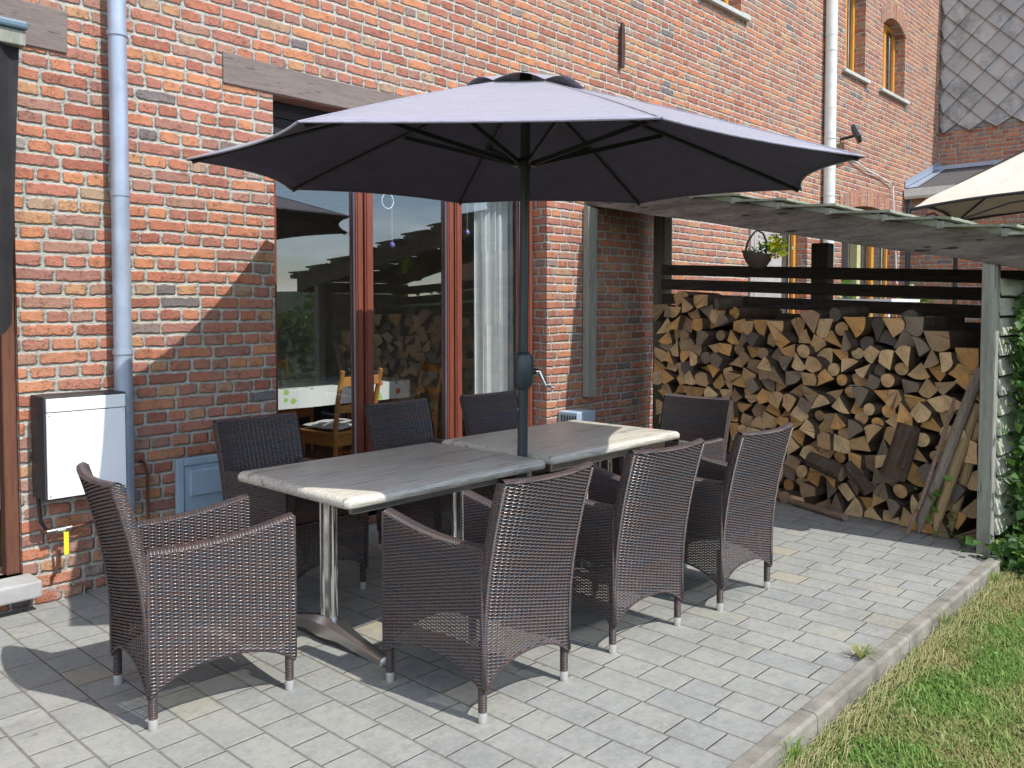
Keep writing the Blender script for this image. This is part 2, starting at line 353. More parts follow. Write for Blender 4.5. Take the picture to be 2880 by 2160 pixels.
def m_slate():
    n=NT('weathered_diamond_slate'); g=n.n('ShaderNodeNewGeometry'); r=g.outputs['Random Per Island']; p=g.outputs['Position']; u,v,_=n.sep(n.uv())
    c=n.mix(n.mapr(r,0,1),(.38,.37,.355),(.50,.49,.47))
    st=n.math('ADD',n.noise(p,2.6,5,.75),n.math('MULTIPLY',n.math('SUBTRACT',r,.5),.25))
    c=n.mix(n.mapr(st,.50,.72,0,.7),c,(.15,.15,.155))
    return n.done(n.bsdf(c,.85,nrm=n.bump(n.noise(p,60,4),.003,.6),spec=.2))
M['slatewall']=m_slate()
def m_roofslate():
    n=NT('roof_slates'); p=n.pos(); x,y,z=n.sep(p)
    mask,idv,d=cells(n,y,x,.13,.22,.24,.003,.004,.004,p,.004,3)
    r=n.white(idv); c=n.mix(r,(.14,.13,.125),(.23,.21,.20)); c=n.mix(mask,(.05,.05,.05),c)
    return n.done(n.bsdf(c,.8,nrm=n.bump(n.math('ADD',mask,r),.01,.6)))
M['roofslate']=m_roofslate()
def m_grassground():
    n=NT('lawn_soil'); p=n.pos()
    c=n.mix(n.mapr(n.noise(p,2.4,5,.6),.35,.65),(.06,.095,.025),(.15,.135,.06)); c=n.mix(n.noise(p,60,3),c,(.05,.06,.02))
    return n.done(n.bsdf(c,.95,nrm=n.bump(n.noise(p,90,4,.7),.02,1),spec=.1))
M['ground']=m_grassground()
def m_blade():
    n=NT('grass_blades'); g=n.n('ShaderNodeNewGeometry'); r=g.outputs['Random Per Island']; p=g.outputs['Position']
    gr=n.mix(r,(.10,.22,.035),(.26,.42,.09)); dry=n.mix(r,(.36,.33,.13),(.50,.40,.20))
    f=n.math('ADD',n.mapr(n.noise(p,2.6,4,.6),.38,.62,0,.9),n.math('MULTIPLY',n.math('SUBTRACT',n.white(n.comb(r,r,r)),.5),.5))
    c=n.mix(n.math('MULTIPLY',n.math('MAXIMUM',f,0),1,clamp=True),gr,dry)
    d=n.bsdf(c,.6,spec=.3); t=n.n('ShaderNodeBsdfTranslucent'); n.set(t.inputs[0],c)
    m=n.n('ShaderNodeMixShader'); m.inputs[0].default_value=.35; n.set(m.inputs[1],d); n.set(m.inputs[2],t.outputs[0])
    return n.done(m.outputs[0])
M['blade']=m_blade()
def m_cloth():
    n=NT('printed_tablecloth'); v=n.objc(); x,y,z=n.sep(v)
    c=n.mix(n.mapr(n.noise(v,2.2,2),.62,.66),(.82,.82,.78),(.48,.66,.18))
    vo=n.n('ShaderNodeTexVoronoi'); vo.inputs['Scale'].default_value=11; vo.inputs['Randomness'].default_value=.35; n.set(vo.inputs['Vector'],n.comb(x,0,z))
    dot=n.math('LESS_THAN',vo.outputs['Distance'],.30)
    w=n.white(n.mapv(vo.outputs['Position'],scale=(7,7,7)))
    dc=n.ramp(w,[(0,(.42,.42,.42)),(.2,(.75,.16,.05)),(.38,(.40,.62,.16)),(.55,(.80,.80,.76))],'CONSTANT')
    c=n.mix(dot,c,dc)
    return n.done(n.bsdf(c,.5,spec=.4))
M['cloth']=m_cloth()

# ------------------------------------------------------------ mesh helper
class MB:
    def __init__(s): s.v=[]; s.f=[]; s.uv=[]; s.mi=[]; s.extra=[]
    def add(s,vs,fs,mi=0,uvs=None):
        b=len(s.v); s.v+= [tuple(x) for x in vs]
        for i,f in enumerate(fs):
            s.f.append([b+k for k in f]); s.mi.append(mi)
            s.uv.append(uvs[i] if uvs else None)
        return s
    def box(s,x0,x1,y0,y1,z0,z1,mi=0,mat=None):
        vs=[(x,y,z) for z in (z0,z1) for y in (y0,y1) for x in (x0,x1)]
        if mat is not None: vs=[tuple(mat@Vector(v)) for v in vs]
        return s.add(vs,[(0,2,3,1),(4,5,7,6),(0,1,5,4),(2,6,7,3),(0,4,6,2),(1,3,7,5)],mi)
    def bar(s,a,b,w,h,up=(0,0,1),mi=0):
        a=Vector(a);b=Vector(b);d=(b-a);L=d.length;d.normalize();up=Vector(up)
        x=d.cross(up).normalized(); z=x.cross(d).normalized()
        m=Matrix((( x.x,d.x,z.x,a.x),(x.y,d.y,z.y,a.y),(x.z,d.z,z.z,a.z),(0,0,0,1)))
        return s.box(-w/2,w/2,0,L,-h/2,h/2,mi,m)
    def tube(s,pts,r,seg=10,mi=0,caps=True,uvs=False):
        pts=[Vector(p) for p in pts]; n=len(pts); rs=r if isinstance(r,(list,tuple)) else [r]*n
        rings=[]; prev=None
        for i,p in enumerate(pts):
            d=(pts[min(i+1,n-1)]-pts[max(i-1,0)]).normalized()
            if prev is None:
                up=Vector((0,0,1)) if abs(d.z)<.95 else Vector((1,0,0)); x=d.cross(up).normalized()
            else: x=(prev-d*prev.dot(d)).normalized()
            prev=x; y=d.cross(x); rings.append([p+(x*math.cos(2*math.pi*k/seg)+y*math.sin(2*math.pi*k/seg))*rs[i] for k in range(seg)])
        vs=[v for rg in rings for v in rg]; fs=[];uv=[];L=0
        for i in range(n-1):
            l=(pts[i+1]-pts[i]).length
            for k in range(seg):
                k2=(k+1)%seg; fs.append((i*seg+k,i*seg+k2,(i+1)*seg+k2,(i+1)*seg+k))
                uv.append([(k*.01,L),((k+1)*.01,L),((k+1)*.01,L+l),(k*.01,L+l)])
            L+=l
        if caps: fs+= [tuple(range(seg))[::-1],tuple(range((n-1)*seg,n*seg))]; uv+=[[(0,0)]*seg]*2
        return s.add(vs,fs,mi,uv)
    def grid(s,fn,nu,nv,mi=0,uvf=None,mif=None):
        vs=[fn(i/nu,j/nv) for j in range(nv+1) for i in range(nu+1)]
        for j in range(nv):
            for i in range(nu):
                idx=[j*(nu+1)+i,j*(nu+1)+i+1,(j+1)*(nu+1)+i+1,(j+1)*(nu+1)+i]
                q=[vs[k] for k in idx]
                uv=[uvf(p) for p in q] if uvf else None
                m=mif(q) if mif else mi
                s.add(q,[(0,1,2,3)],m,[uv] if uv else None)
        return s
    def prism(s,poly,z0,z1,mi=0,mat=None,mi_side=None):
        n=len(poly); vs=[(x,y,z0) for x,y in poly]+[(x,y,z1) for x,y in poly]
        if mat is not None: vs=[tuple(mat@Vector(v)) for v in vs]
        s.add(vs,[tuple(range(n))[::-1],tuple(range(n,2*n))],mi)
        b=len(s.v)-2*n
        for i in range(n):
            s.f.append([b+i,b+(i+1)%n,b+n+(i+1)%n,b+n+i]); s.mi.append(mi if mi_side is None else mi_side); s.uv.append(None)
        return s
    def build(s,name,mats,parent=None,smooth=False,merge=0,bevel=0,loc=None,angle=35,seg=2):
        me=bpy.data.meshes.new(name); me.from_pydata([tuple(v) for v in s.v],[],s.f)
        if not isinstance(mats,(list,tuple)): mats=[mats]
        for m in mats: me.materials.append(M[m] if isinstance(m,str) else m)
        for p,mi in zip(me.polygons,s.mi): p.material_index=mi
        if any(u is not None for u in s.uv):
            ul=me.uv_layers.new(name='UVMap')
            for p,u in zip(me.polygons,s.uv):
                if u is not None:
                    for k,li in enumerate(p.loop_indices): ul.data[li].uv=u[k]
        import bmesh
        bm=bmesh.new(); bm.from_mesh(me)
        if merge: bmesh.ops.remove_doubles(bm,verts=bm.verts,dist=merge)
        bmesh.ops.recalc_face_normals(bm,faces=bm.faces)
        for (V_,F_,mi_) in s.extra:
            vs=[bm.verts.new(v) for v in V_.tolist()]
            for f in F_.tolist():
                fc=bm.faces.new([vs[k] for k in f]); fc.material_index=mi_
            used=[v for v in vs if not v.link_faces]
            bmesh.ops.delete(bm,geom=used,context='VERTS')
        bm.to_mesh(me); bm.free()
        o=bpy.data.objects.new(name,me); COL.objects.link(o)
        if smooth:
            for p in me.polygons: p.use_smooth=True
            if smooth!='all': me.set_sharp_from_angle(angle=R(angle))
        if bevel:
            b=o.modifiers.new('bevel','BEVEL'); b.width=bevel; b.segments=seg; b.limit_method='ANGLE'; b.angle_limit=R(40)
        if parent is not None: o.parent=parent
        if loc is not None: o.location=loc
        return o
def strands(surf,ulen,z0,z1,bot,top,ph=.0066,cw=.0265,w=.0062,th=.0021,amp=.0032,sgn=1,stakes=True):
    V=[];Fa=[];base=0
    ns=max(8,int(round(ulen/cw*5))); u=np.linspace(0,1,ns+1); e=1e-3
    B=bot(u); T=top(u)
    def frame(u_,z_):
        P=surf(u_,z_); du=surf(np.clip(u_+e,0,1),z_)-surf(np.clip(u_-e,0,1),z_); dz=surf(u_,z_+e)-surf(u_,z_-e)
        dz/=np.linalg.norm(dz,axis=1)[:,None]; N=np.cross(du,dz); N/=np.linalg.norm(N,axis=1)[:,None]; return P,N*sgn,dz
    k=0; z=z0+ph/2
    while z<z1:
        ok=(z-.3*ph>=B)&(z+.3*ph<=T)
        if ok.any():
            P,N,D=frame(u,np.full_like(u,z)); o=amp*np.sin(np.pi*u*ulen/cw+k*np.pi)
            C=P+N*o[:,None]
            ring=np.stack([C-D*w/2-N*th*.2,C-D*w*.24+N*th,C+D*w*.24+N*th,C+D*w/2-N*th*.2],1)
            V.append(ring.reshape(-1,3)); idx=np.where(ok[:-1]&ok[1:])[0]
            for c in range(3):
                Fa.append(np.stack([base+idx*4+c,base+idx*4+c+1,base+(idx+1)*4+c+1,base+(idx+1)*4+c],1))
            base+=len(u)*4
        z+=ph; k+=1
    if stakes:
        nst=int(ulen/cw)
        for j in range(nst):
            uc=(j+.5)*cw/ulen
            if uc>1: break
            zb=float(np.interp(uc,u,B)); zt=float(np.interp(uc,u,T)); n_=14; zz_=np.linspace(zb,zt,n_); uu_=np.full(n_,uc)
            P,N,D=frame(uu_,zz_); X=np.cross(D,N)
            ring=np.stack([P-X*.0022,P+X*.0022],1); V.append(ring.reshape(-1,3)); i=np.arange(n_-1)
            Fa.append(np.stack([base+i*2,base+i*2+1,base+i*2+3,base+i*2+2],1)); base+=n_*2
    return np.concatenate(V),np.concatenate(Fa)
def tag(o,label,cat=None,group=None,kind=None):
    if label: o['label']=label
    if cat: o['category']=cat
    if group: o['group']=group
    if kind: o['kind']=kind
    return o
def thing(name,label,cat,loc=(0,0,0),rz=0,group=None):
    o=bpy.data.objects.new(name,None); COL.objects.link(o); o.location=loc; o.rotation_euler=(0,0,rz)
    o.empty_display_size=.1
    return tag(o,label,cat,group)
def struct(o): o['kind']='structure'; return o
def copy_tree(o,parent=None):
    kids=[c for c in bpy.data.objects if c.parent==o]
    c=o.copy(); COL.objects.link(c); c.parent=parent
    for k in kids: copy_tree(k,c)
    return c
def sagpath(a,b,sag,n=8):
    a=Vector(a);b=Vector(b); return [a.lerp(b,i/n)-Vector((0,0,sag*4*(i/n)*(1-i/n))) for i in range(n+1)]
def arc_rough(a,b,amp,n):
    a=Vector(a);b=Vector(b); return [a.lerp(b,i/n)+Vector([random.uniform(-amp,amp)*(0<i<n) for _ in range(3)]) for i in range(n+1)]

# ------------------------------------------------------------ ground, paving, kerb
WY=4.70
m=MB(); m.grid(lambda u,v:(-400+800*u,-400+800*v,-.075),8,8); struct(m.build('lawn_ground','ground'))
m=MB(); m.box(-4,20,1.33,4.98,-.09,0); struct(m.build('patio_paving','paver'))
m=MB(); x=-3.0
while x<5.66:
    x1=min(x+.995,5.70); m.prism([(1.245,-.10),(1.25,.012),(1.262,.022),(1.315,.022),(1.328,.008),(1.328,-.10)],x,x1-.0,0,Matrix(((0,0,1,0),(1,0,0,0),(0,1,0,0),(0,0,0,1)))); x+=1.0
struct(m.build('kerb','kerb',bevel=.004))

# ------------------------------------------------------------ brick house
house=thing('brick_house','long two storey red brick farmhouse behind the dining table','house',(0,WY,0))
HX0,HX1,HZ=-3.0,16.13,9.0
def lc(o): # keep world coordinates while parented to an object whose origin is moved
    o.parent=house; o.matrix_parent_inverse=Matrix.Translation((0,-WY,0)); return o
ops=[ # x0,x1,z0,z1,archrise,depth
 (.45,1.44,.16,2.84,0,.22),(2.90,5.52,.10,2.83,0,.17),
 (8.10,8.88,4.83,6.3,0,.22),(11.88,12.60,4.81,6.05,.14,.22),(13.32,14.28,4.81,5.80,.17,.22),
 (9.95,10.72,.0,2.86,0,.22),(11.85,14.10,.0,2.86,.16,.22)]
xs=sorted({HX0,HX1}|{o[0] for o in ops}|{o[1] for o in ops}); zs=sorted({-.1,HZ}|{o[2] for o in ops}|{o[3]+o[4] for o in ops})
m=MB()
def inside(xa,xb,za,zb):
    return any(o[0]<=xa+1e-6 and o[1]>=xb-1e-6 and o[2]<=za+1e-6 and o[3]+o[4]>=zb-1e-6 for o in ops)
for i in range(len(xs)-1):
    for k in range(len(zs)-1):
        a,b,c,d=xs[i],xs[i+1],zs[k],zs[k+1]
        if not inside(a,b,c,d): m.add([(a,WY,c),(b,WY,c),(b,WY,d),(a,WY,d)],[(0,1,2,3)])
for (a,b,c,d,rise,dep) in ops:
    n=12; top=[(a+(b-a)*t/n, d+rise*(1-(2*t/n-1)**2)) for t in range(n+1)] if rise else [(a,d),(b,d)]
    if rise:
        for t in range(n):
            p,q=top[t],top[t+1]; m.add([(p[0],WY,p[1]),(q[0],WY,q[1]),(q[0],WY,d+rise),(p[0],WY,d+rise)],[(0,1,2,3)])
    for t in range(len(top)-1):
        p,q=top[t],top[t+1]; m.add([(p[0],WY,p[1]),(q[0],WY,q[1]),(q[0],WY+dep,q[1]),(p[0],WY+dep,p[1])],[(0,1,2,3)])
    for xx in (a,b): m.add([(xx,WY,c),(xx,WY+dep,c),(xx,WY+dep,d),(xx,WY,d)],[(0,1,2,3)])
    if c>.05: m.add([(a,WY,c),(b,WY,c),(b,WY+dep,c),(a,WY+dep,c)],[(0,1,2,3)])
# projecting brick footing at the left
m.box(-2.9,1.72,WY-.045,WY+.01,-.02,.045)
lc(m.build('wall','brick'))
# arch brick heads
for (a,b,c,d,rise,dep) in ops[3:]:
    if rise:
        m=MB(); n=12; h=.24
        for t in range(n):
            f0,f1=t/n,(t+1)/n; g=lambda f:(a-.10+(b-a+.20)*f, d-.03+ (rise+.03)*(1-(2*f-1)**2))
            p,q=g(f0),g(f1); y0=WY-.006
            m.add([(p[0],y0,p[1]),(q[0],y0,q[1]),(q[0],y0,q[1]+h),(p[0],y0,p[1]+h)],[(0,1,2,3)])
            m.add([(p[0],y0,p[1]+h),(q[0],y0,q[1]+h),(q[0],WY+.004,q[1]+h),(p[0],WY+.004,p[1]+h)],[(0,1,2,3)])
        lc(m.build('brick_arch','soldier'))
# lintels
m=MB(); m.prism([(2.565,2.835),(5.95,2.835),(5.95,3.0),(4.6,3.012),(3.3,3.0),(2.565,3.02)],-WY+.012,-WY-.1,0,Matrix(((1,0,0,0),(0,0,-1,0),(0,1,0,0),(0,0,0,1))))
lc(m.build('lintel_beam','beam',bevel=.006))
m=MB(); m.prism([(-.2,2.83),(1.70,2.815),(1.705,3.03),(.9,3.05),(-.2,3.06)],-WY+.012,-WY-.1,0,Matrix(((1,0,0,0),(0,0,-1,0),(0,1,0,0),(0,0,0,1))))
lc(m.build('lintel_beam','beam',bevel=.006))
# left door: frame, dark sheet painted as the unlit interior, step
d=MB(); d.box(1.375,1.438,WY+.03,WY+.11,.16,2.83); d.box(.45,1.375,WY+.03,WY+.11,2.75,2.83)
dr=lc(d.build('door','doorwood',bevel=.006))
d=MB(); d.box(.46,1.37,WY+.12,WY+.16,.17,2.74); o=d.build('unlit_doorway_sheet','darkfab'); o.parent=dr
m=MB(); m.box(.3,1.475,WY-.17,WY+.08,.075,.16); lc(m.build('door_step','stone',bevel=.01))
# windows
def frame_rect(mb,x0,x1,z0,z1,w,y0,y1):
    mb.box(x0,x0+w,y0,y1,z0,z1); mb.box(x1-w,x1,y0,y1,z0,z1); mb.box(x0+w,x1-w,y0+.002,y1-.002,z0,z0+w); mb.box(x0+w,x1-w,y0+.002,y1-.002,z1-w,z1)
FY=4.85
m=MB()
for a,b in ((2.955,3.01),(3.638,3.70),(3.716,3.79),(4.512,4.578),(4.592,4.665),(5.37,5.435),(5.447,5.51)):
    m.box(a,b,FY,FY+.07,.12,2.62)
    m.box(a+.012,b-.012,FY-.009,FY,.12,2.62)
for a,b in ((3.70,3.716),(4.578,4.592),(5.435,5.447)): m.box(a,b,FY+.03,FY+.06,.12,2.62)
for a,b in ((3.01,3.638),(3.79,4.512),(4.665,5.37)): m.box(a,b,FY+.004,FY+.065,.12,.25); m.box(a,b,FY+.004,FY+.065,2.53,2.62)
wn=lc(m.build('patio_window','frame',bevel=.005))
for a,b in ((3.005,3.643),(3.785,4.517),(4.66,5.375)):
    g=MB(); g.add([(a,FY+.04,.24),(b,FY+.04,.24),(b,FY+.04,2.54),(a,FY+.04,2.54)],[(0,1,2,3)]); o=g.build('pane','glass'); o.parent=wn
    g=MB()
    for xx in (a,b): g.box(xx-.006,xx+.006,FY+.012,FY+.03,.25,2.53)
    o=g.build('glazing_seal','zinc'); o.parent=wn
g=MB()
for k in range(4): g.box(2.94,5.51,FY-.02+.012*(k%2),FY+.05,2.625+k*.052,2.673+k*.052)
o=g.build('shutter_box','darkfab'); o.parent=wn
m=MB(); m.box(2.9,2.955,FY-.01,FY+.06,.1,2.83); o=m.build('jamb_strip','curtain'); o.parent=wn
m=MB(); m.box(2.9,5.52,WY+.0,FY+.1,.06,.118); lc(m.build('window_threshold','stone',bevel=.006))
def small_window(x0,x1,z0,z1,rise,cross=False,name='window'):
    y=WY+.15; m=MB(); w=.07
    frame_rect(m,x0,x1,z0,z1+rise,w,y,y+.06)
    if cross: m.box((x0+x1)/2-.05,(x0+x1)/2+.05,y-.008,y+.05,z0,z1+rise-.02)
    wo=lc(m.build(name,'orange',bevel=.005))
    g=MB(); g.add([(x0+w-.01,y+.035,z0+w-.01),(x1-w+.01,y+.035,z0+w-.01),(x1-w+.01,y+.035,z1+rise-w),(x0+w-.01,y+.035,z1+rise-w)],[(0,1,2,3)]); o=g.build('pane','glassdark'); o.parent=wo
    g=MB(); g.box(x0,x1,y+.1,y+.12,z0,z1+rise); o=g.build('inner_blind','roomwall'); o.parent=wo
    return wo
small_window(8.10,8.88,4.84,6.3,0); small_window(11.88,12.60,4.82,6.05,.12,True); small_window(13.32,14.28,4.82,5.80,.15,True)
small_window(9.95,10.72,.02,2.84,0,name='window'); small_window(12.75,14.10,.02,2.86,.14,True,name='glazed_door')
m=MB(); m.box(11.86,12.45,WY+.14,WY+.18,.02,2.95); lc(m.build('dark_panel','boxside'))  # plain dark panel at the left of the arched opening
m=MB(); m.box(12.47,12.60,WY+.02,WY+.12,.02,2.95); lc(m.build('yellow_post',mat_plain('pale_yellow_paint',(.62,.60,.30),.5)))
m=MB(); m.box(9.12,9.92,WY-.03,WY+.0,.55,2.80); m.box(9.20,9.84,WY-.036,WY-.03,.62,2.74); lc(m.build('plaster_panel',mat_plain('grey_plaster_panel',(.42,.39,.36),.8)))
for a,b in ((7.95,9.02),(11.76,12.70),(13.18,14.40)):
    m=MB(); m.box(a,b,WY-.055,WY+.14,4.765,4.815); lc(m.build('window_sill','sill',bevel=.006))
# downpipes
def downpipe(x,y,r,z0,z1,mat,joints,brs,lab):
    m=MB(); m.tube([(x,y,z0),(x,y,z1)],r,20)
    for j in joints: m.tube([(x,y,j),(x,y,j+.035)],r+.0035,20)
    o=lc(m.build('downpipe',mat,smooth=True)); o['label']=lab
    for b in brs:
        g=MB(); g.tube([(x,y,b),(x,y,b+.022)],r+.006,20); g.tube([(x+r*.9,y+.01,b+.011),(x+r+.03,WY,b+.011)],.006,8); g.tube([(x+r+.004,y-.012,b+.011),(x+r+.012,y+.02,b+.011)],.009,8)
        q=g.build('pipe_bracket',mat,smooth=True); q.parent=o
downpipe(1.925,4.62,.046,.42,HZ,'zinc',(2.1,),(2.94,1.26),'blue grey metal rainwater pipe beside the white wall box')
downpipe(11.19,4.615,.075,2.0,HZ,'pvc',(3.35,4.15,5.1,6.0),(3.75,4.9,3.0),'white rainwater pipe on the far part of the house')
# iron wall anchor
m=MB(); m.prism([(6.53,3.74),(6.575,3.74),(6.59,3.94),(6.575,4.15),(6.535,4.15),(6.53,3.95)],-WY+.045,-WY+.02,0,Matrix(((1,0,0,0),(0,0,-1,0),(0,1,0,0),(0,0,0,1))))
m.box(6.54,6.57,WY-.03,WY,3.93,3.97)
lc(m.build('wall_anchor','iron',bevel=.004))
# room behind the patio window
m=MB(); X0,X1,Y0,Y1,Z0,Z1=1.9,7.4,WY+.26,9.6,.10,2.68
m.add([(X0,Y0,Z0),(X1,Y0,Z0),(X1,Y1,Z0),(X0,Y1,Z0)],[(0,1,2,3)],1)
m.add([(X0,Y0,Z1),(X1,Y0,Z1),(X1,Y1,Z1),(X0,Y1,Z1)],[(0,1,2,3)])
m.add([(X0,Y1,Z0),(X1,Y1,Z0),(X1,Y1,Z1),(X0,Y1,Z1)],[(0,1,2,3)])
for xx in (X0,X1): m.add([(xx,Y0,Z0),(xx,Y1,Z0),(xx,Y1,Z1),(xx,Y0,Z1)],[(0,1,2,3)])
m.add([(X0,Y0,Z0),(2.9,Y0,Z0),(2.9,Y0,Z1),(X0,Y0,Z1)],[(0,1,2,3)]); m.add([(5.52,Y0,Z0),(X1,Y0,Z0),(X1,Y0,Z1),(5.52,Y0,Z1)],[(0,1,2,3)])
for xx in (2.9,5.52): m.add([(xx,WY+.17,.1),(xx,Y0,.1),(xx,Y0,2.83),(xx,WY+.17,2.83)],[(0,1,2,3)])
m.add([(2.9,WY+.17,2.68),(5.52,WY+.17,2.68),(5.52,Y0,2.68),(2.9,Y0,2.68)],[(0,1,2,3)])
m.add([(2.9,WY+.17,.10),(5.52,WY+.17,.10),(5.52,Y0,.10),(2.9,Y0,.10)],[(0,1,2,3)])
lc(m.build('dining_room',['roomwall','roomfloor']))
# ------------------------------------------------------------ things inside
def curtain(x0,x1,y,z0,z1,folds,label,amp=.035):
    m=MB(); m.grid(lambda u,v:(x0+(x1-x0)*u,y+amp*math.sin(u*folds*6.28)+.012*math.sin(u*folds*15+2*v),z0+(z1-z0)*v),folds*12,4)
    return tag(m.build('curtain','curtain',smooth='all'),label,'curtain')
curtain(5.02,5.46,5.06,.14,2.6,6,'white pleated curtain gathered at the right end of the patio window')
curtain(2.96,3.06,4.99,.14,2.6,1,'thin white curtain edge at the left end of the patio window',.02)
M['violet']=mat_plain('violet_glass',(.25,.20,.55),.05,var=.02,spec=.8)
for (x,z,lab,ring) in ((4.06,1.985,'small violet glass drop hanging inside the middle pane',0),(4.84,2.13,'small violet glass drop hanging before the white curtain',0),(4.02,2.335,'clear glass ring hanging inside the middle pane under the parasol edge',1)):
    t=thing('suncatcher',lab,'ornament',(x,4.97,z))
    m=MB(); m.tube([(0,0,.02),(0,0,2.5-z)],.0012,4); m.build('thread','curtain',t)
    m=MB()
    if ring: m.tube([(.055*math.cos(a*math.pi/12),0,-.035+.055*math.sin(a*math.pi/12)) for a in range(25)],.004,6)
    else: m.tube([(0,0,-.03),(0,0,-.024),(0,0,-.008),(0,0,.008),(0,0,.02)],[.003,.016,.022,.016,.003],12)
    m.build('glass','curtain' if ring else 'violet',t,smooth='all')
def polybox(mb,*a): mb.box(*a)
t=thing('dining_table','pine dining table indoors under the printed cloth','table',(4.2,6.5,.1))
m=MB(); m.box(-1.1,.95,-.38,.40,.70,.735); m.build('tabletop','chairwood',t)
for sx in (-1,.85):
    for sy in (-.3,.32): g=MB(); g.box(sx-.03,sx+.03,sy-.03,sy+.03,0,.70); g.build('leg','chairwood',t)
m=MB()
m.grid(lambda u,v:(3.06+2.10*u,6.08+.86*v,.842+.002*math.sin(9*u)),12,6)
m.grid(lambda u,v:(3.06+2.10*u,6.08-.006+.012*math.sin(u*22)*(1-v),.68+.162*v),40,3)
m.grid(lambda u,v:(5.16+.05*(1-v)+.012*math.sin(u*17),6.08+.86*u,.68+.162*v),20,3)
tag(m.build('tablecloth','cloth',smooth='all'),'white cloth printed with dots on the indoor dining table','tablecloth')
def dining_chair(x,y,rz,label):
    t=thing('dining_chair',label,'chair',(x,y,.1),rz,'pine chairs indoors')
    w=.2
    for s in (-1,1):
        g=MB(); g.tube([(s*w,-.2,0),(s*w,-.2,.45),(s*w,-.235,.7),(s*w,-.29,.93)],[.018,.02,.02,.019],10); g.build('back_post','chairwood',t,smooth=True)
        g=MB(); g.tube([(s*(w-.005),.19,0),(s*(w-.005),.19,.43)],.019,10); g.build('leg','chairwood',t,smooth=True)
    for z,h,yy in ((.845,.075,-.27),(.63,.06,-.222)):
        g=MB(); g.box(-w,w,yy-.012,yy+.012,z-h/2,z+h/2); g.build('back_rail','chairwood',t,bevel=.005)
    g=MB(); g.box(-w-.02,w+.02,-.215,.225,.43,.455); g.box(-w+.01,w-.01,-.20,-.18,.34,.43); g.box(-w+.01,w-.01,.18,.2,.34,.43); g.box(-w-.0,-w+.02,-.2,.2,.34,.43); g.box(w-.02,w,-.2,.2,.34,.43); g.build('seat','chairwood',t,bevel=.005)
    for z in (.16,.22):
        g=MB(); g.tube([(-w,-.2,z),(-w,.19,z)],.011,8); g.tube([(w,-.2,z),(w,.19,z)],.011,8); g.build('stretcher','chairwood',t,smooth=True)
    return t
c=dining_chair(4.02,5.62,R(6),'pine ladder back chair nearest the patio window'); 
c2=dining_chair(4.62,7.35,R(180),'pine chair on the far side of the indoor table')
c3=dining_chair(5.15,6.1,R(75),'reddish wooden chair at the right end of the indoor table')
def cushion(x,y,z,rz,label):
    m=MB()
    def f(u,v):
        a=(u-.5)*2;b=(v-.5)*2; e=(1-a**6)*(1-b**6); return (a*.205,b*.205,.022+.028*e+.006*math.sin(7*a+3*b))
    m.grid(f,14,14); m.grid(lambda u,v:((u-.5)*.41,(v-.5)*.41,.022-.02*(1-abs(2*u-1)**6)*(1-abs(2*v-1)**6)),8,8)
    o=m.build('seat_cushion','cushion',smooth='all',merge=.002); o.location=(x,y,z); o.rotation_euler=(0,0,rz)
    return tag(o,label,'cushion')
cushion(4.02,5.62,.557,R(6),'cream tied cushion on the pine chair nearest the patio window')
t=thing('sofa','low sofa under a pale throw at the back of the dining room','sofa',(4.9,8.5,.1))
m=MB(); m.box(-1.3,1.3,-.4,.4,0,.42); m.build('seat_base','darkfab',t,bevel=.04)
m=MB(); m.grid(lambda u,v:(-1.25+2.5*u,.15+.2*math.sin(v*3.1),.42+.5*v+.04*math.sin(5*u)),20,8); m.grid(lambda u,v:(-1.25+2.5*u,-.42+.6*v,.44+.02*math.sin(7*u+4*v)),20,6); m.build('throw','cushion',t,smooth='all')

# ------------------------------------------------------------ fittings on the wall
t=thing('door_screen','dark rolled insect screen hanging at the left doorway','screen',(1.2,4.6,0))
m=MB(); m.box(-.9,.27,-.07,.03,2.845,2.885); m.build('rail_cap',mat_plain('blue_grey_rail',(.12,.19,.24),.4),t,bevel=.012)
m=MB(); m.box(-.9,.262,-.05,.02,2.77,2.843); m.build('rail_box','greywood_z',t,bevel=.005)
m=MB(); m.grid(lambda u,v:(-.6+.845*u-.06*(1-v),-.02+.025*math.sin(u*26+1.5*v),1.42+1.35*v+.05*math.sin(u*19)*(1-v)),40,10); m.build('mesh','darkfab',t,smooth='all')
t=thing('wall_box','white fronted steel letter box with black sides on the brick wall','letter box',(1.69,4.6,.81))
m=MB(); m.box(-.20,.20,-.085,.095,-.258,.258); m.build('body','boxside',t,bevel=.004)
m=MB(); m.box(-.191,.191,-.1,-.087,-.25,.178); m.build('door','white',t,bevel=.003)
m=MB(); m.box(-.191,.191,-.104,-.087,.182,.248); m.build('flap','white',t,bevel=.003)
m=MB(); m.tube([(0,-.099,-.205),(0,-.108,-.205)],.011,14); m.build('lock','cast',t,smooth=True)
m=MB()
for sx in (-.18,.18):
    for sz in (-.235,.165): m.tube([(sx,-.0995,sz),(sx,-.1025,sz)],.004,8)
m.build('rivet','cast',t)
m=MB(); m.box(.05,.085,-.1025,-.1,-.218,-.2); m.build('name_plate',mat_plain('brass_plate',(.5,.38,.2),.4),t)
t=thing('gas_valve','yellow handled gas valve on copper pipe below the white wall box','valve',(1.6,4.63,.37))
m=MB(); m.tube([(-.07,0,0),(.05,0,.004)],.013,12); m.tube([(-.02,0,0),(.015,0,0)],.02,8); m.build('valve_body','cast',t,smooth=True)
m=MB(); m.tube([(.05,0,.004),(.24,.01,.015)],.007,8); m.tube([(-.07,0,0),(-.085,.03,0)],.007,8); m.build('pipe','copper',t,smooth=True)
m=MB(); m.box(.005,.03,-.022,-.014,-.13,-.012); m.build('handle','yellow',t,bevel=.004)
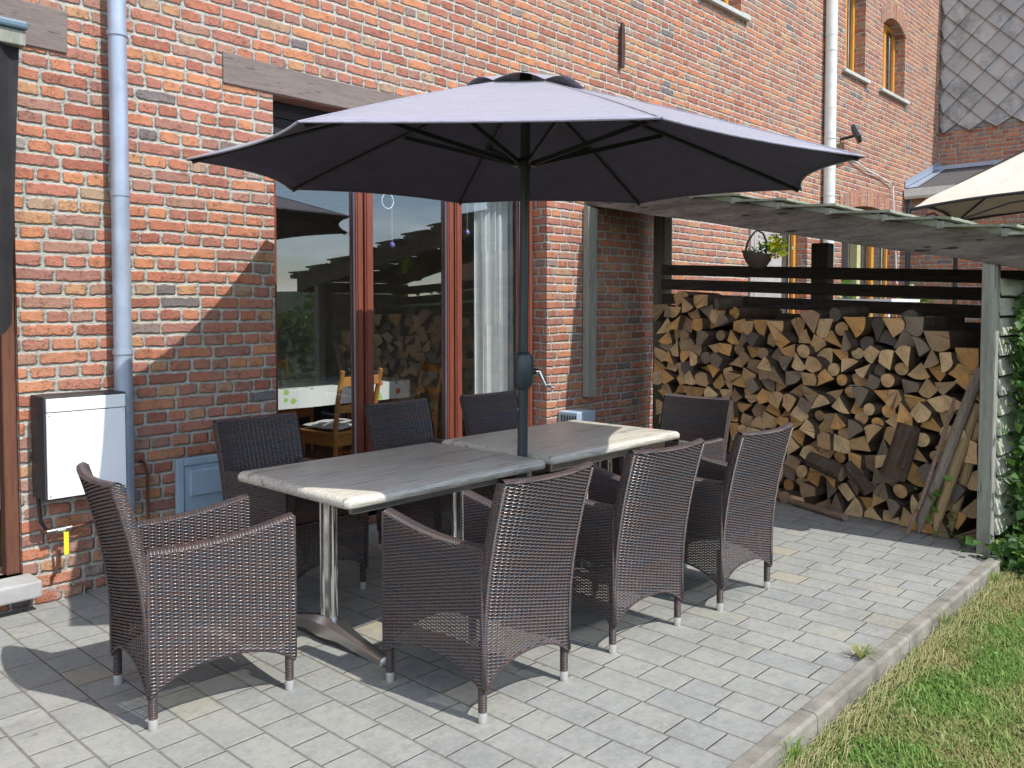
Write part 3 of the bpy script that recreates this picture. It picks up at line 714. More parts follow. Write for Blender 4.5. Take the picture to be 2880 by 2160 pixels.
m=MB(); m.tube(sagpath((1.505,4.665,.56),(1.515,4.66,.42),0,2)+[Vector((1.54,4.655,.375)),Vector((1.57,4.65,.365))],.009,8)
tag(m.build('conduit','black',smooth=True),'black conduit bending under the white wall box','pipe')
m=MB(); m.tube([(1.822,4.665,.56),(1.822,4.665,.42),(1.828,4.665,.10),(1.85,4.66,.05),(1.90,4.66,.03)],.010,8)
tag(m.build('conduit','black',smooth=True),'long black conduit running down the wall to the paving','pipe')
m=MB(); m.tube([(1.585,4.655,.28),(1.59,4.655,.2),(1.575,4.66,.13),(1.57,4.69,.12)],.007,8)
tag(m.build('copper_pipe','copper',smooth=True),'short copper pipe end bent into the wall low at left','pipe')
m=MB(); m.tube([(2.04,4.69,.66),(2.045,4.655,.655),(2.06,4.65,.60),(2.055,4.65,.30),(2.05,4.65,.02)],.009,8)
tag(m.build('copper_pipe','copper',smooth=True),'copper pipe between the rainwater pipe and the pale blue hatch','pipe')
t=thing('meter_hatch','pale blue plastic meter hatch low on the brick wall','hatch',(2.48,4.69,.42))
m=MB(); frame_rect(m,-.25,.25,-.24,.225,.045,-.03,.0); m.build('frame','blueplastic',t,bevel=.006)
m=MB(); m.box(-.20,.20,-.018,-.004,-.19,.178); m.box(-.17,.17,-.034,-.016,.0,.15); m.build('door','blueplastic',t,bevel=.008)
t=thing('heater_vent','pale blue boiler vent box low on the wall beside the woodshed','vent',(5.79,4.59,.50))
m=MB(); m.box(-.13,.13,-.11,.10,-.12,.12); m.build('housing','blueplastic',t,bevel=.008)
m=MB()
for k in range(6): m.box(-.136,-.129,-.10+k*.03,-.088+k*.03,-.09,.09)
m.build('grille','boxside',t)
t=thing('floodlight','small black floodlight beside the white rainwater pipe','lamp',(11.75,4.55,3.86))
m=MB(); m.box(-.13,.13,-.10,-.04,-.10,.10,0,Matrix.Rotation(R(-28),4,'X')@Matrix.Rotation(R(20),4,'Z')); m.build('lamp_head','black',t,bevel=.01)
m=MB(); m.box(-.10,.10,-.106,-.1005,-.075,.075,0,Matrix.Rotation(R(-28),4,'X')@Matrix.Rotation(R(20),4,'Z')); m.build('lens','zinc',t)
m=MB(); m.tube([(0,-.03,0),(0,.15,-.02)],.02,8); m.build('arm','black',t)
m=MB(); m.tube([(12.0,4.67,3.62),(12.3,4.66,3.58),(12.7,4.66,3.52),(13.1,4.67,3.50),(13.6,4.665,3.44),(13.72,4.66,3.40),(13.75,4.62,2.6),(13.78,4.6,1.9)],.011,6)
tag(m.build('cable','curtain',smooth=True),'thin pale cable strung across the far brick wall','cable')

# ------------------------------------------------------------ annex with slates at the far end
ax=thing('annex_building','far annex clad in grey diamond slates above a slate lean-to roof','building',(16.1,3,0))
def la(o): o.parent=ax; o.matrix_parent_inverse=Matrix.Translation((-16.1,-3,0)); return o
m=MB(); m.add([(16.1,-6,2.5),(16.1,4.7,2.5),(16.1,4.7,4.60),(16.1,-6,4.60)],[(0,1,2,3)]); m.add([(14.5,-6,-.1),(14.5,4.7,-.1),(14.5,4.7,3.4),(14.5,-6,3.4)],[(0,1,2,3)])
la(m.build('wall','brick'))
m=MB(); s=.42
for j in range(0,16):
    for i in range(-1,24):
        cy=4.62-i*s+(s/2 if j%2 else 0); cz=4.70+j*s*.5
        if cy>4.75 or cy<-5: continue
        h=s*.5; x=16.085
        q=[(x-.06-.02*random.random(),cy,cz-h-.01),(x-.028,cy+h,cz),(x,cy,cz+h),(x-.028,cy-h,cz)]
        q=[(a,min(b,4.69),max(c,4.56)) for a,b,c in q]
        p=[(a+.03,b,c) for a,b,c in q]
        m.add(q+p,[(0,1,2,3),(0,4,5,1),(3,7,4,0)],0,[[(0,0),(1,0),(1,1),(0,1)]]*3)
m.add([(16.12,-6,4.5),(16.12,4.7,4.5),(16.12,4.7,9),(16.12,-6,9)],[(0,1,2,3)])
la(m.build('slate_cladding','slatewall'))
m=MB(); m.add([(16.08,-6,3.93),(16.08,4.69,3.93),(14.36,4.69,3.43),(14.36,-6,3.43)],[(0,1,2,3)]); la(m.build('lean_to_roof','roofslate'))
m=MB(); m.box(16.03,16.09,-6,4.69,3.93,4.0)
m.add([(16.08,4.685,3.96),(16.08,4.685,4.09),(14.36,4.685,3.56),(14.36,4.685,3.45)],[(0,1,2,3)]); m.add([(16.08,4.69,3.945),(14.36,4.69,3.44),(14.36,4.50,3.445),(16.08,4.56,3.95)],[(0,1,2,3)])
la(m.build('lead_flashing','zinc'))
m=MB(); m.prism([(14.29,3.42),(14.29,3.30),(14.33,3.26),(14.40,3.27),(14.41,3.42)],-6,4.68,0,Matrix(((1,0,0,0),(0,0,1,0),(0,1,0,0),(0,0,0,1)))); la(m.build('gutter','pvc'))
# ------------------------------------------------------------ gazebo
gz=thing('garden_gazebo','beige cloth gazebo with dark metal frame behind the woodshed','gazebo',(11.5,1.9,0))
gx,gy=.95,1.5
cor=[(-gx,gy),(gx,gy),(gx,-gy),(-gx,-gy)]; ez=2.67; pk=3.62
def eave(a,b,t): # slightly arched eave
    return (a[0]+(b[0]-a[0])*t,a[1]+(b[1]-a[1])*t,ez+.10*4*t*(1-t))
m=MB()
for i in range(4):
    a,b=cor[i],cor[(i+1)%4]
    def f(u,v):
        e=eave(a,b,u); k=v; z=e[2]+(pk-e[2])*(k**.9) -.05*math.sin(math.pi*k); return (e[0]*(1-k),e[1]*(1-k),z+.012*math.sin(u*19+v*5))
    m.grid(f,14,8)
m.build('canopy','beige',gz,smooth='all')
for i in range(4):
    a,b=cor[i],cor[(i+1)%4]; g=MB(); g.tube([eave(a,b,t/10) for t in range(11)],.018,8); g.tube([(a[0],a[1],ez-.4)]+[(a[0]+(b[0]-a[0])*t,a[1]+(b[1]-a[1])*t,ez-.40+.44*math.sin(t*math.pi)) for t in (.08,.2,.35,.5,.65,.8,.92)]+[(b[0],b[1],ez-.4)],.011,6); g.build('eave_rail','black',gz,smooth=True)
    g=MB(); g.tube([(a[0],a[1],ez),(a[0]*.1,a[1]*.1,pk-.1)],.012,6); g.build('rafter','black',gz,smooth=True)
    g=MB(); g.tube([(a[0],a[1],0),(a[0],a[1],ez+.08)],.03,8); g.tube([(a[0],a[1],ez+.08),(a[0],a[1],ez+.12)],[.03,.045],8); g.build('post','black',gz,smooth=True)

# ------------------------------------------------------------ wood shelter
sh=thing('wood_shelter','open wooden lean-to with grey beam and mossy board roof over the firewood','shelter',(6.2,3,0))
def ls(o): o.parent=sh; o.matrix_parent_inverse=Matrix.Translation((-6.2,-3,0)); return o
def bx(y): return 5.565+.1145*y   # x of the front beam plane
def bz(y): return 1.505+.197*y    # underside of the beam
def add_jag(m,pts): pass
# front beam
m=MB(); ya,yb=4.69,1.05; N=26
def beamv(u,v,side):
    y=ya+(yb-ya)*u; h=.178+.012*u; z=bz(y)+h*v+(.004*math.sin(23*u+side) if v in (0,1) else 0); x=bx(y)+(0 if side==0 else .055); return (x,y,z)
m.grid(lambda u,v:beamv(u,v,0),N,1); m.grid(lambda u,v:beamv(u,v,1),N,1)
m.grid(lambda u,v:tuple(Vector(beamv(u,0,0)).lerp(Vector(beamv(u,0,1)),v)),N,1); m.grid(lambda u,v:tuple(Vector(beamv(u,1,0)).lerp(Vector(beamv(u,1,1)),v)),N,1)
for u in (0,1): m.add([beamv(u,0,0),beamv(u,1,0),beamv(u,1,1),beamv(u,0,1)],[(0,1,2,3)])
ls(m.build('front_beam','greywood_y',merge=.0005))
# wall plank at the house end
m=MB(); m.prism([(6.00,.715),(6.125,.713),(6.13,.95),(6.128,2.28),(6.15,2.40),(6.005,2.41)],-4.69,-4.63,0,Matrix(((1,0,0,0),(0,0,-1,0),(0,1,0,0),(0,0,0,1)))); ls(m.build('wall_plank','greywood_z',bevel=.004))
def post(x,y,w,z1,mat,lab=None,wy=None):
    m=MB(); wy=wy or w; m.box(x-w/2,x+w/2,y-wy/2,y+wy/2,-.02,z1); o=ls(m.build('post',mat,bevel=.008)); 
    if lab: o['label']=lab
post(5.775,1.375,.085,1.78,'greywood_z','sunlit grey front post at the patio corner')
post(7.00,4.50,.13,2.40,'midwood_z'); post(7.0,2.935,.14,2.05,'darkwood_z','thick dark rear post behind the firewood'); post(7.0,1.32,.10,1.85,'darkwood_z')
for k,(zl,zr) in enumerate(((1.925,1.765),(1.79,1.637),(1.655,1.508),(1.52,1.38),(1.385,1.25))):
    m=MB(); a=Vector((6.925,4.46,zl-.05)); b=Vector((6.925,1.3,zr-.045)); 
    m.bar(a,b,.022,.098); ls(m.build('rail','darkwood_y',bevel=.006))
# rear and mid rafters, roof courses
for xx in (6.55,7.02):
    m=MB(); m.bar((xx,4.68,bz(4.68)+.10),(xx,1.1,bz(1.1)+.10),.05,.12); ls(m.build('rafter','darkwood_y'))
steps=[4.69,4.32,3.93,3.54,3.15,2.765,2.38,2.0,1.63,1.26,.93]
for i in range(len(steps)-1):
    y1,y0=steps[i],steps[i+1]; x0=bx((y0+y1)/2)-.035; x1=7.25
    ztop=bz(y1)+.195+.005; zlow=bz(y0)+.195+.058+.006*random.uniform(-1,1); y0e=y0-.03
    m=MB(); nx=24
    jit=[random.uniform(-.006,.006) for _ in range(nx+1)]; jf=[random.uniform(-.012,.006) for _ in range(7)]
    def f(u,v,dz=0):
        k=min(nx,int(u*nx+.5)); yy=y1+(y0e-y1)*v+(jit[k]*1.6 if v>.99 else 0); kk=int(v*6+.5)
        return (x0+(x1-x0)*u+(jf[kk] if u<.01 else 0), yy, ztop+(zlow-ztop)*v+dz+(jit[k] if v>.99 else 0))
    m.grid(lambda u,v:f(u,v,0),nx,6); m.grid(lambda u,v:f(u,v,-.016),nx,6)
    m.grid(lambda u,v:f(u,1,-.016*v),nx,1); m.grid(lambda u,v:f(0,u,-.016*v),6,1); m.grid(lambda u,v:f(1,u,-.016*v),6,1)
    ls(m.build('roof_board','mossboard',merge=.0004))
    m=MB(); m.box(bx(y0)-.012,7.2,y0+.01,y0+.05,bz(y0)+.178,bz(y0)+.226); ls(m.build('batten','greywood_z',bevel=.003))
    m=MB(); ymid=y1-.06; m.add([(bx(y0)+.004,y0+.05,bz(y0)+.192),(bx(y0)+.004,y0+.05,bz(y0)+.238),(bx(y1)+.004,y1-.02,bz(y1)+.198),(bx(y1)+.004,y1-.02,bz(y1)+.19)],[(0,1,2,3)])
    m.add([(v[0]+.02,v[1],v[2]) for v in m.v[:4]],[(0,1,2,3)]); ls(m.build('fillet','mossboard'))
# eave board and side boards
m=MB(); m.box(5.70,7.35,1.065,1.115,1.70,1.83); m.box(5.705,7.35,1.08,1.13,1.835,1.93); ls(m.build('eave_board','edgewood',bevel=.012))
zz=.12; k=0
while zz<1.66:
    h=.108; m=MB(); o_=random.uniform(-.012,.012)
    m.box(5.80+o_,7.15,-.011,.011,0,h,0,Matrix.Translation((0,1.315,zz))@Matrix.Rotation(R(-14),4,'X'))
    ls(m.build('side_board','louver',bevel=.003)); zz+=.122; k+=1
m=MB(); m.box(5.86,5.93,1.36,1.41,0,1.7); ls(m.build('side_stud','darkwood_z'))

# ------------------------------------------------------------ firewood
def clip(poly,px,py,nx,ny):
    out=[]
    for i in range(len(poly)):
        a=poly[i]; b=poly[(i+1)%len(poly)]
        da=(a[0]-px)*nx+(a[1]-py)*ny; db=(b[0]-px)*nx+(b[1]-py)*ny
        if da<=0: out.append(a)
        if da*db<0: t=da/(da-db); out.append((a[0]+(b[0]-a[0])*t,a[1]+(b[1]-a[1])*t))
    return out
def topz(s): # stack height along s (0 at right/front, 2.78 at the wall)
    pts=[(0,1.24),(.25,1.36),(.6,1.42),(1.0,1.43),(1.5,1.44),(1.9,1.46),(2.25,1.58),(2.55,1.60),(2.8,1.48)]
    for (a,za),(b,zb) in zip(pts,pts[1:]):
        if s<=b: return za+(zb-za)*(s-a)/(b-a)
    return 1.4
fp=[]; r_=0; z=.045; rowh=.094
while z<1.66:
    c_=0; s=.03+(r_%2)*.065
    while s<2.80:
        if z<topz(s)-.02: fp.append((s+random.uniform(-.03,.03),z+random.uniform(-.028,.028),r_,c_))
        s+=.127+random.uniform(-.012,.02); c_+=1
    z+=rowh; r_+=1
dirv=Vector((.2,1,0)).normalized(); org=Vector((6.0,1.53,0)); nrm=Vector((1,-.2,0)).normalized()
rowcnt={}
for p in fp: rowcnt[p[2]]=rowcnt.get(p[2],0)+1
def ordn(k): return {1:'1st',2:'2nd',3:'3rd'}.get(k,'%dth'%k) if k<21 else {1:'%dst'%k,2:'%dnd'%k,3:'%drd'%k}.get(k%10,'%dth'%k)
PAL=[((.84,.58,.31),'pale cream'),((.76,.42,.15),'orange brown'),((.68,.43,.21),'tan'),((.42,.285,.165),'dull brown'),((.28,.225,.165),'grey'),((.12,.11,.10),'dark grey')]
seen={}
for (s,z,r_,c_) in fp:
    cell=[(s-.085,z-.07),(s+.085,z-.07),(s+.085,z+.07),(s-.085,z+.07)]
    for q in fp:
        if q[0]==s and q[1]==z: continue
        dx,dz=q[0]-s,q[1]-z
        if dx*dx+dz*dz<.09: 
            cell=clip(cell,s+dx/2,z+dz/2,dx,dz)
            if len(cell)<3: break
    cell=clip(cell,0,.004,0,-1)
    if len(cell)<3: continue
    kind=random.random()
    cx=sum(p[0] for p in cell)/len(cell); cz=sum(p[1] for p in cell)/len(cell)
    arc=None
    if kind<.13:
        rr=.5*(min(math.hypot(p[0]-cx,p[1]-cz) for p in cell)+.042); sq=random.uniform(.8,1)
        poly=[(cx+rr*math.cos(a)*(1+.05*math.sin(3*a)),cz+rr*sq*math.sin(a)) for a in [2*math.pi*k/14 for k in range(14)]]; pith=(cx+.2*rr,cz); shape='round'
    else:
        poly=list(cell); target=random.choice((3,3,3,4,4,5))
        while len(poly)>target:
            # drop the vertex that removes the least area
            best=min(range(len(poly)),key=lambda i:abs((poly[i][0]-poly[i-1][0])*(poly[(i+1)%len(poly)][1]-poly[i-1][1])-(poly[i][1]-poly[i-1][1])*(poly[(i+1)%len(poly)][0]-poly[i-1][0])))
            poly.pop(best)
        g=1.0 if target>3 else 1.10
        cx=sum(p[0] for p in poly)/len(poly); cz=sum(p[1] for p in poly)/len(poly)
        poly=[(cx+(p[0]-cx)*g*.985,max(.004,cz+(p[1]-cz)*g*.985)) for p in poly]
        k=random.randrange(len(poly)); a,b=poly[k],poly[(k+1)%len(poly)]; ex,ez=b[0]-a[0],b[1]-a[1]; L=math.hypot(ex,ez)
        area=sum(poly[i][0]*poly[(i+1)%len(poly)][1]-poly[(i+1)%len(poly)][0]*poly[i][1] for i in range(len(poly))); sgn=1 if area>0 else -1
        nx_,nz_=ez/L*sgn,-ex/L*sgn; bul=random.uniform(.10,.22)*L
        arcp=[(a[0]+ex*t+nx_*bul*4*t*(1-t),max(.003,a[1]+ez*t+nz_*bul*4*t*(1-t))) for t in (.17,.34,.5,.66,.83)]
        poly=poly[:k+1]+arcp+poly[k+1:]
        pith=max(poly,key=lambda p:(p[0]-(a[0]+b[0])/2)**2+(p[1]-(a[1]+b[1])/2)**2)
        shape='wedge shaped' if target==3 else 'split'
        # slightly ragged straight edges
        np_=[]
        for i in range(len(poly)):
            p,q=poly[i],poly[(i+1)%len(poly)]; np_.append(p)
            if math.hypot(q[0]-p[0],q[1]-p[1])>.05: 
                t=random.uniform(.35,.65); np_.append((p[0]+(q[0]-p[0])*t+random.uniform(-.004,.004),max(.003,p[1]+(q[1]-p[1])*t+random.uniform(-.004,.004))))
        poly=np_
    upz=z/1.4
    w=[.30,.27,.24,.12,.05,.02] if .25<upz<.85 else [.16,.18,.24,.22,.13,.07]
    pc,cn=random.choices(PAL,w)[0]
    off=random.uniform(-.06,.05); L=random.uniform(.46,.56); tx,tz=random.gauss(0,.10),random.gauss(0,.12); ax_,az_=random.gauss(0,.05),random.gauss(0,.04)
    n=len(poly); C0=(cx,cz); vs=[]
    for dep in (0,1):
        for p in poly:
            a,b=p[0]-C0[0],p[1]-C0[1]
            d_=off+(a*tx+b*tz if dep==0 else L)
            sc=1 if dep==0 else .9
            vs.append((d_,a*sc+ax_*d_*1.0,b*sc+az_*d_*.4))
    cen=(off+random.uniform(-.003,.004),0,0); m=MB()
    fr=vs[:n]
    for i in range(n):
        j=(i+1)%n; uv=[(poly[i][0]-pith[0],poly[i][1]-pith[1]),(poly[j][0]-pith[0],poly[j][1]-pith[1]),(C0[0]-pith[0],C0[1]-pith[1])]
        m.add([vs[i],vs[j],cen],[(0,1,2)],0,[uv]); m.add([vs[i],vs[n+i],vs[n+j],vs[j]],[(0,1,2,3)],1)
    m.add(vs[n:],[tuple(range(n))],1)
    o=m.build('firewood_log',['logend','logside'],merge=.0003)
    P=org+dirv*C0[0]; o.matrix_world=Matrix(((nrm.x,dirv.x,0,P.x),(nrm.y,dirv.y,0,P.y),(0,0,1,C0[1]),(0,0,0,1)))
    fk=random.uniform(.82,1.12); o.color=tuple(v*fk for v in pc)+(1,)
    side=rowcnt[r_]-c_
    tag(o,'%s %s log, %s from the wall in layer %d of the stack'%(cn,shape,ordn(side),r_+1),'firewood','split logs stacked under the shelter')
# big upright split log and loose logs leaning on the stack
def loose(a,b,r0,r1,label,col=(.30,.235,.165),half=False,name='firewood_log'):
    a=Vector(a);b=Vector(b);d=(b-a);L=d.length;n=10
    m=MB(); rings=[]
    q=d.to_track_quat('Z','Y').to_matrix().to_4x4()
    for t in range(4):
        f=t/3; rr=r0+(r1-r0)*f
        ring=[]
        for k in range(n):
            an=2*math.pi*k/n; x=math.cos(an)*rr*random.uniform(.93,1.07); y=math.sin(an)*rr*random.uniform(.93,1.07)
            if half: y=min(y,.15*rr)
            ring.append(q@Vector((x,y,L*f)))
        rings.append(ring)
    for t in range(3):
        for k in range(n): m.add([rings[t][k],rings[t][(k+1)%n],rings[t+1][(k+1)%n],rings[t+1][k]],[(0,1,2,3)],1)
    for t in (0,3): m.add(rings[t],[tuple(range(n))],0,[[((v.x-rings[t][0].x),(v.y+v.z-rings[t][0].y-rings[t][0].z)) for v in rings[t]]])
    o=m.build(name,['logend','logside'],merge=.0002); o.location=a; o.color=col+(1,)
    return tag(o,label,'firewood')
loose((5.93,1.98,.36),(6.0,1.90,.72),.085,.075,'thick upright split log leaning on the stack near the poles',(.42,.29,.15))
loose((5.86,1.915,.46),(5.93,1.86,.70),.035,.03,'bright orange splinter of wood standing against the upright log',(.55,.30,.10),True)
loose((6.02,2.35,.33),(6.06,2.62,.40),.06,.055,'pale log lying sideways low on the firewood stack',(.34,.27,.19))
loose((5.98,2.15,.24),(6.02,2.32,.40),.05,.04,'dark log poking out at a slant low on the firewood stack',(.16,.13,.10))
loose((6.34,3.55,1.54),(6.5,3.42,1.56),.05,.06,'short grey log lying on top of the stack beside the left rail end',(.22,.19,.15))
loose((6.20,2.50,1.46),(6.5,2.40,1.48),.055,.05,'dark log lying on top of the stack right of the thick post',(.13,.12,.10))
loose((6.12,1.95,1.44),(6.4,1.99,1.47),.06,.055,'blackened log lying at the right end of the stack top',(.11,.10,.09))
# poles and sticks
def pole(name,pts,rs,mat,label,cat,seg=10):
    m=MB(); m.tube(pts,rs,seg); return tag(m.build(name,mat,smooth=True),label,cat)
pole('stick',[(5.870,1.867,.01),(5.890,1.782,.25),(5.905,1.737,.42),(5.935,1.652,.75),(5.945,1.612,.93)],[.012,.013,.014,.012,.010],'stick','thin crooked stick leaning leftmost against the firewood','stick')
pole('wooden_pole',[(5.965,1.822,.01),(5.965,1.802,.12),(5.955,1.682,.45),(5.945,1.502,1.0),(5.935,1.452,1.13)],[.008,.035,.038,.036,.034],'stakegrey','thick grey round pole leaning between the thin stick and the stakes','pole')
pole('wooden_stake',[(5.945,1.717,.005),(5.955,1.702,.14),(5.975,1.582,.55),(5.985,1.482,.9)],[.004,.034,.034,.03],'stake','left one of two pointed yellow brown stakes beside the front post','stake')
pole('wooden_stake',[(6.045,1.647,.005),(6.035,1.632,.13),(6.025,1.552,.45),(5.995,1.472,.78)],[.004,.03,.032,.03],'stake','right one of two pointed yellow brown stakes beside the front post','stake')
pole('stick',[(6.33,3.05,.025),(6.2,2.8,.028),(6.08,2.55,.028),(5.97,2.31,.028)],[.018,.022,.024,.026],'stick','knotty brown branch lying on the paving in front of the firewood','stick')

# ------------------------------------------------------------ leaves
def leaf_cloud(pts,size,aspect=.8,droop=.3,nfac=2):
    """numpy leaf mesh: each leaf two quads folded"""
    n=len(pts); P=np.array(pts); nrmv=rng.normal(size=(n,3)); nrmv[:,2]=np.abs(nrmv[:,2])+.3; nrmv[:,1]-=.5
    nrmv/=np.linalg.norm(nrmv,axis=1)[:,None]; t=rng.normal(size=(n,3)); t-=nrmv*(t*nrmv).sum(1)[:,None]; t/=np.linalg.norm(t,axis=1)[:,None]
    b=np.cross(nrmv,t); s=size*rng.uniform(.4,1.4,(n,1))
    v=[P,P+t*s*.45+b*s*.5*aspect+nrmv*s*.12,P+t*s*1.0-nrmv*s*.1,P+t*s*.45-b*s*.5*aspect+nrmv*s*.12]
    V=np.stack(v,1).reshape(-1,3); i=np.arange(n)[:,None]*4
    Fc=np.concatenate([i+np.array([0,1,2]),i+np.array([0,2,3])],1).reshape(-1,3)
    return V,Fc
def npmesh(name,V,Fc,mat,parent=None):
    me=bpy.data.meshes.new(name); me.vertices.add(len(V)); me.vertices.foreach_set('co',V.astype(np.float32).ravel())
    k=Fc.shape[1]; me.loops.add(Fc.size); me.loops.foreach_set('vertex_index',Fc.astype(np.int32).ravel())
    me.polygons.add(len(Fc)); me.polygons.foreach_set('loop_start',np.arange(0,Fc.size,k,dtype=np.int32)); me.polygons.foreach_set('loop_total',np.full(len(Fc),k,dtype=np.int32))
    me.update(calc_edges=True); me.materials.append(M[mat]); o=bpy.data.objects.new(name,me); COL.objects.link(o)
    if parent is not None: o.parent=parent
    return o
pts=[]
while len(pts)<15000:
    x=random.uniform(5.62,8.8); y=1.20+random.gauss(0,.13); z=random.uniform(-.05,1.62)
    edge=5.745+.10*abs(math.sin(z*4.1+1))+random.expovariate(30)+.12*max(0,z-1.2)
    if x<edge+random.uniform(0,.15) : continue
    y=max(y,.62); 
    if y>1.29 and x<7.3: y=1.29-random.uniform(0,.1)
    pts.append((x,y,z))
for k in range(1500): # foot of the ivy spreading on the lawn edge
    a=random.gauss(0,.16); pts.append((5.60+abs(random.gauss(0,.3)),1.12+a*.8,-.08+abs(random.gauss(0,.09))))
iv=thing('ivy_hedge','dark green leafy ivy covering the outer side of the woodshed','ivy',(6.8,1.2,-.1))
V,Fc=leaf_cloud([(a-6.8,b-1.2,c+.1) for a,b,c in pts],.058); npmesh('foliage',V,Fc,'ivy',iv)
m=MB()
for k in range(9):
    x=-.75+k*.28; m.tube(arc_rough((x,.0,0),(x+random.uniform(-.2,.2),.0,1.6),.05,6),.008,5)
m.build('stems','stick',iv,smooth=True)
m=MB(); m.box(7.4,14,1.15,1.5,-.1,1.5); tag(m.build('garden_fence','darkwood_y',bevel=.01),'dark board fence running on behind the ivy','fence')
# vine beside the poles
vt=thing('bramble_shoot','small green shoot with yellowish leaves in front of the leaning poles','plant',(5.93,1.71,0))
m=MB(); m.tube(arc_rough((0,0,0),(.02,.03,.42),.01,5),.003,5); m.tube(arc_rough((.0,.01,.3),(.03,-.13,.36),.01,4),.0025,5); m.build('stem','fresh',vt)
V,Fc=leaf_cloud([(random.gauss(0,.03),random.gauss(-.03,.06),random.uniform(.04,.44)) for _ in range(34)],.05); npmesh('leaves',V,Fc,'fresh',vt)
# grass tuft on the kerb joint
def tuft(cx,cy,cz,n,r,h,name,label,mat='blade'):
    V=[];Fc=[]
    for k in range(n):
        a=random.uniform(0,6.28); l=h*random.uniform(.5,1.2); rr=r*random.uniform(.2,1); b=len(V); w=.0016
        d=Vector((math.cos(a),math.sin(a),0)); s=Vector((-d.y,d.x,0))*w; p0=Vector((cx,cy,cz))+d*.012*random.random(); p1=p0+d*rr*.5+Vector((0,0,l*.75)); p2=p0+d*rr+Vector((0,0,l*.55+.02*random.random()))
        V+= [p0-s,p0+s,p1+s,p1-s,p2]; Fc+=[(b,b+1,b+2),(b,b+2,b+3),(b+3,b+2,b+4)]
    o=npmesh(name,np.array([tuple(v) for v in V]),np.array(Fc),mat); return tag(o,label,'grass')
tuft(3.66,1.335,0,90,.10,.06,'grass_tuft','small tuft of grass growing in the kerb joint')
for k,(tx,lab) in enumerate(((2.75,'straggly grass tuft growing over the kerb nearest the camera'),(4.45,'small grass tuft leaning on the kerb beyond the joint tuft'),(5.35,'wispy grass tuft at the far end of the kerb'))):
    tuft(tx,1.235,-.07,70,.11,.11,'grass_tuft',lab)
# lawn
N=170000
X=rng.uniform(1.9,7.6,N); Yg=1.235-np.abs(rng.uniform(0,1.25,N)); keep=(Yg<1.24); X=X[keep];Yg=Yg[keep]
n=len(X); a=rng.uniform(0,2*np.pi,n); l=rng.uniform(.010,.026,n)*(1+1.2*(rng.random(n)<.03)); lean=rng.uniform(.2,1.8,n)
d=np.stack([np.cos(a),np.sin(a),0*a],1); s_=np.stack([-np.sin(a),np.cos(a),0*a],1)*.0017
p0=np.stack([X,Yg,np.full(n,-.076)],1); p1=p0+d*(l*lean*.45)[:,None]+np.array([0,0,1])*(l*.6)[:,None]; p2=p0+d*(l*lean)[:,None]+np.array([0,0,1])*(l*.85)[:,None]
V=np.stack([p0-s_,p0+s_,p1+s_,p1-s_,p2],1).reshape(-1,3); i=np.arange(n)[:,None]*5
Fc=np.concatenate([i+np.array([0,1,2]),i+np.array([0,2,3]),i+np.array([3,2,4])],1).reshape(-1,3)
tag(npmesh('grass',V,Fc,'blade'),'short lawn grass with dry straw patches beside the kerb','grass',None,'stuff')
V,Fc=leaf_cloud([(random.uniform(2.3,6.5),1.22-abs(random.uniform(0,1.1)),-.062) for _ in range(1500)],.016)
tag(npmesh('clover',V,Fc,'fresh'),'clover and small weeds scattered through the lawn','clover',None,'stuff')
# long dry grass at the kerb foot
V=[];Fl=[]
for k in range(3000):
    x=random.uniform(2.2,5.8); a=random.uniform(-.9,.9)+math.pi/2*random.choice((1,-1))*.3; l=random.uniform(.04,.11); b=len(V)
    dd=Vector((math.cos(a)*random.choice((-1,1)),-abs(math.sin(a))*.5+random.uniform(-.2,.35),0)); s=Vector((-dd.y,dd.x,0)).normalized()*.0014
    p0=Vector((x,1.235-abs(random.gauss(0,.05)),-.075)); p1=p0+dd*l*.4+Vector((0,0,l*.55)); p2=p0+dd*l+Vector((0,0,l*.5))
    V+=[p0-s,p0+s,p1+s,p1-s,p2]; Fl+=[(b,b+1,b+2),(b,b+2,b+3),(b+3,b+2,b+4)]
n=NT('dry_straw'); g=n.n('ShaderNodeNewGeometry'); M['straw']=n.done(n.bsdf(n.mix(g.outputs['Random Per Island'],(.42,.34,.18),(.20,.27,.07)),.7))
tag(npmesh('dry_grass',np.array([tuple(v) for v in V]),np.array(Fl),'straw'),'long dry grass leaning along the foot of the kerb','grass',None,'stuff')
# potted plants seen over the rails
def shrub(x,y,z0,r,h,nl,label,mat='fresh',size=.07):
    t=thing('potted_shrub',label,'plant',(x,y,0))
    m=MB(); m.tube([(0,0,0),(0,0,z0)],[.13,.18],14); m.build('pot','stone',t,smooth=True)
    P=[]
    while len(P)<nl:
        a=rng.normal(size=3)*.45
        if np.linalg.norm(a)<1: P.append((a[0]*r,a[1]*r,z0+h*.45+a[2]*h*.55))
    V,Fc=leaf_cloud(P,size); npmesh('foliage',V,Fc,mat,t); m=MB(); m.tube([(0,0,z0),(0,0,z0+h*.5)],.012,6); m.build('stem','stick',t)
shrub(10.4,3.25,1.0,.28,.85,260,'bright green leafy shrub seen just right of the thick rear post')
shrub(11.6,2.35,.7,.7,.95,700,'wide green bush seen through the rails near the front post')
shrub(10.8,1.9,.5,.5,.85,400,'low yellow green bush seen between the lower rails','fresh')
shrub(9.3,3.55,1.05,.22,1.0,60,'pale green long leaved plant behind the hanging basket','fresh',.11)
# white garden table behind the rails
t=thing('garden_table','white garden table top glimpsed over the rails behind the shelter','table',(9.6,3.4,0))
m=MB(); m.box(-.45,.45,-.3,.3,1.58,1.61); m.build('tabletop','white',t)
for sx in (-.4,.4):
    for sy in (-.25,.25): g=MB(); g.tube([(sx,sy,0),(sx,sy,1.58)],.02,6); g.build('leg','white',t)

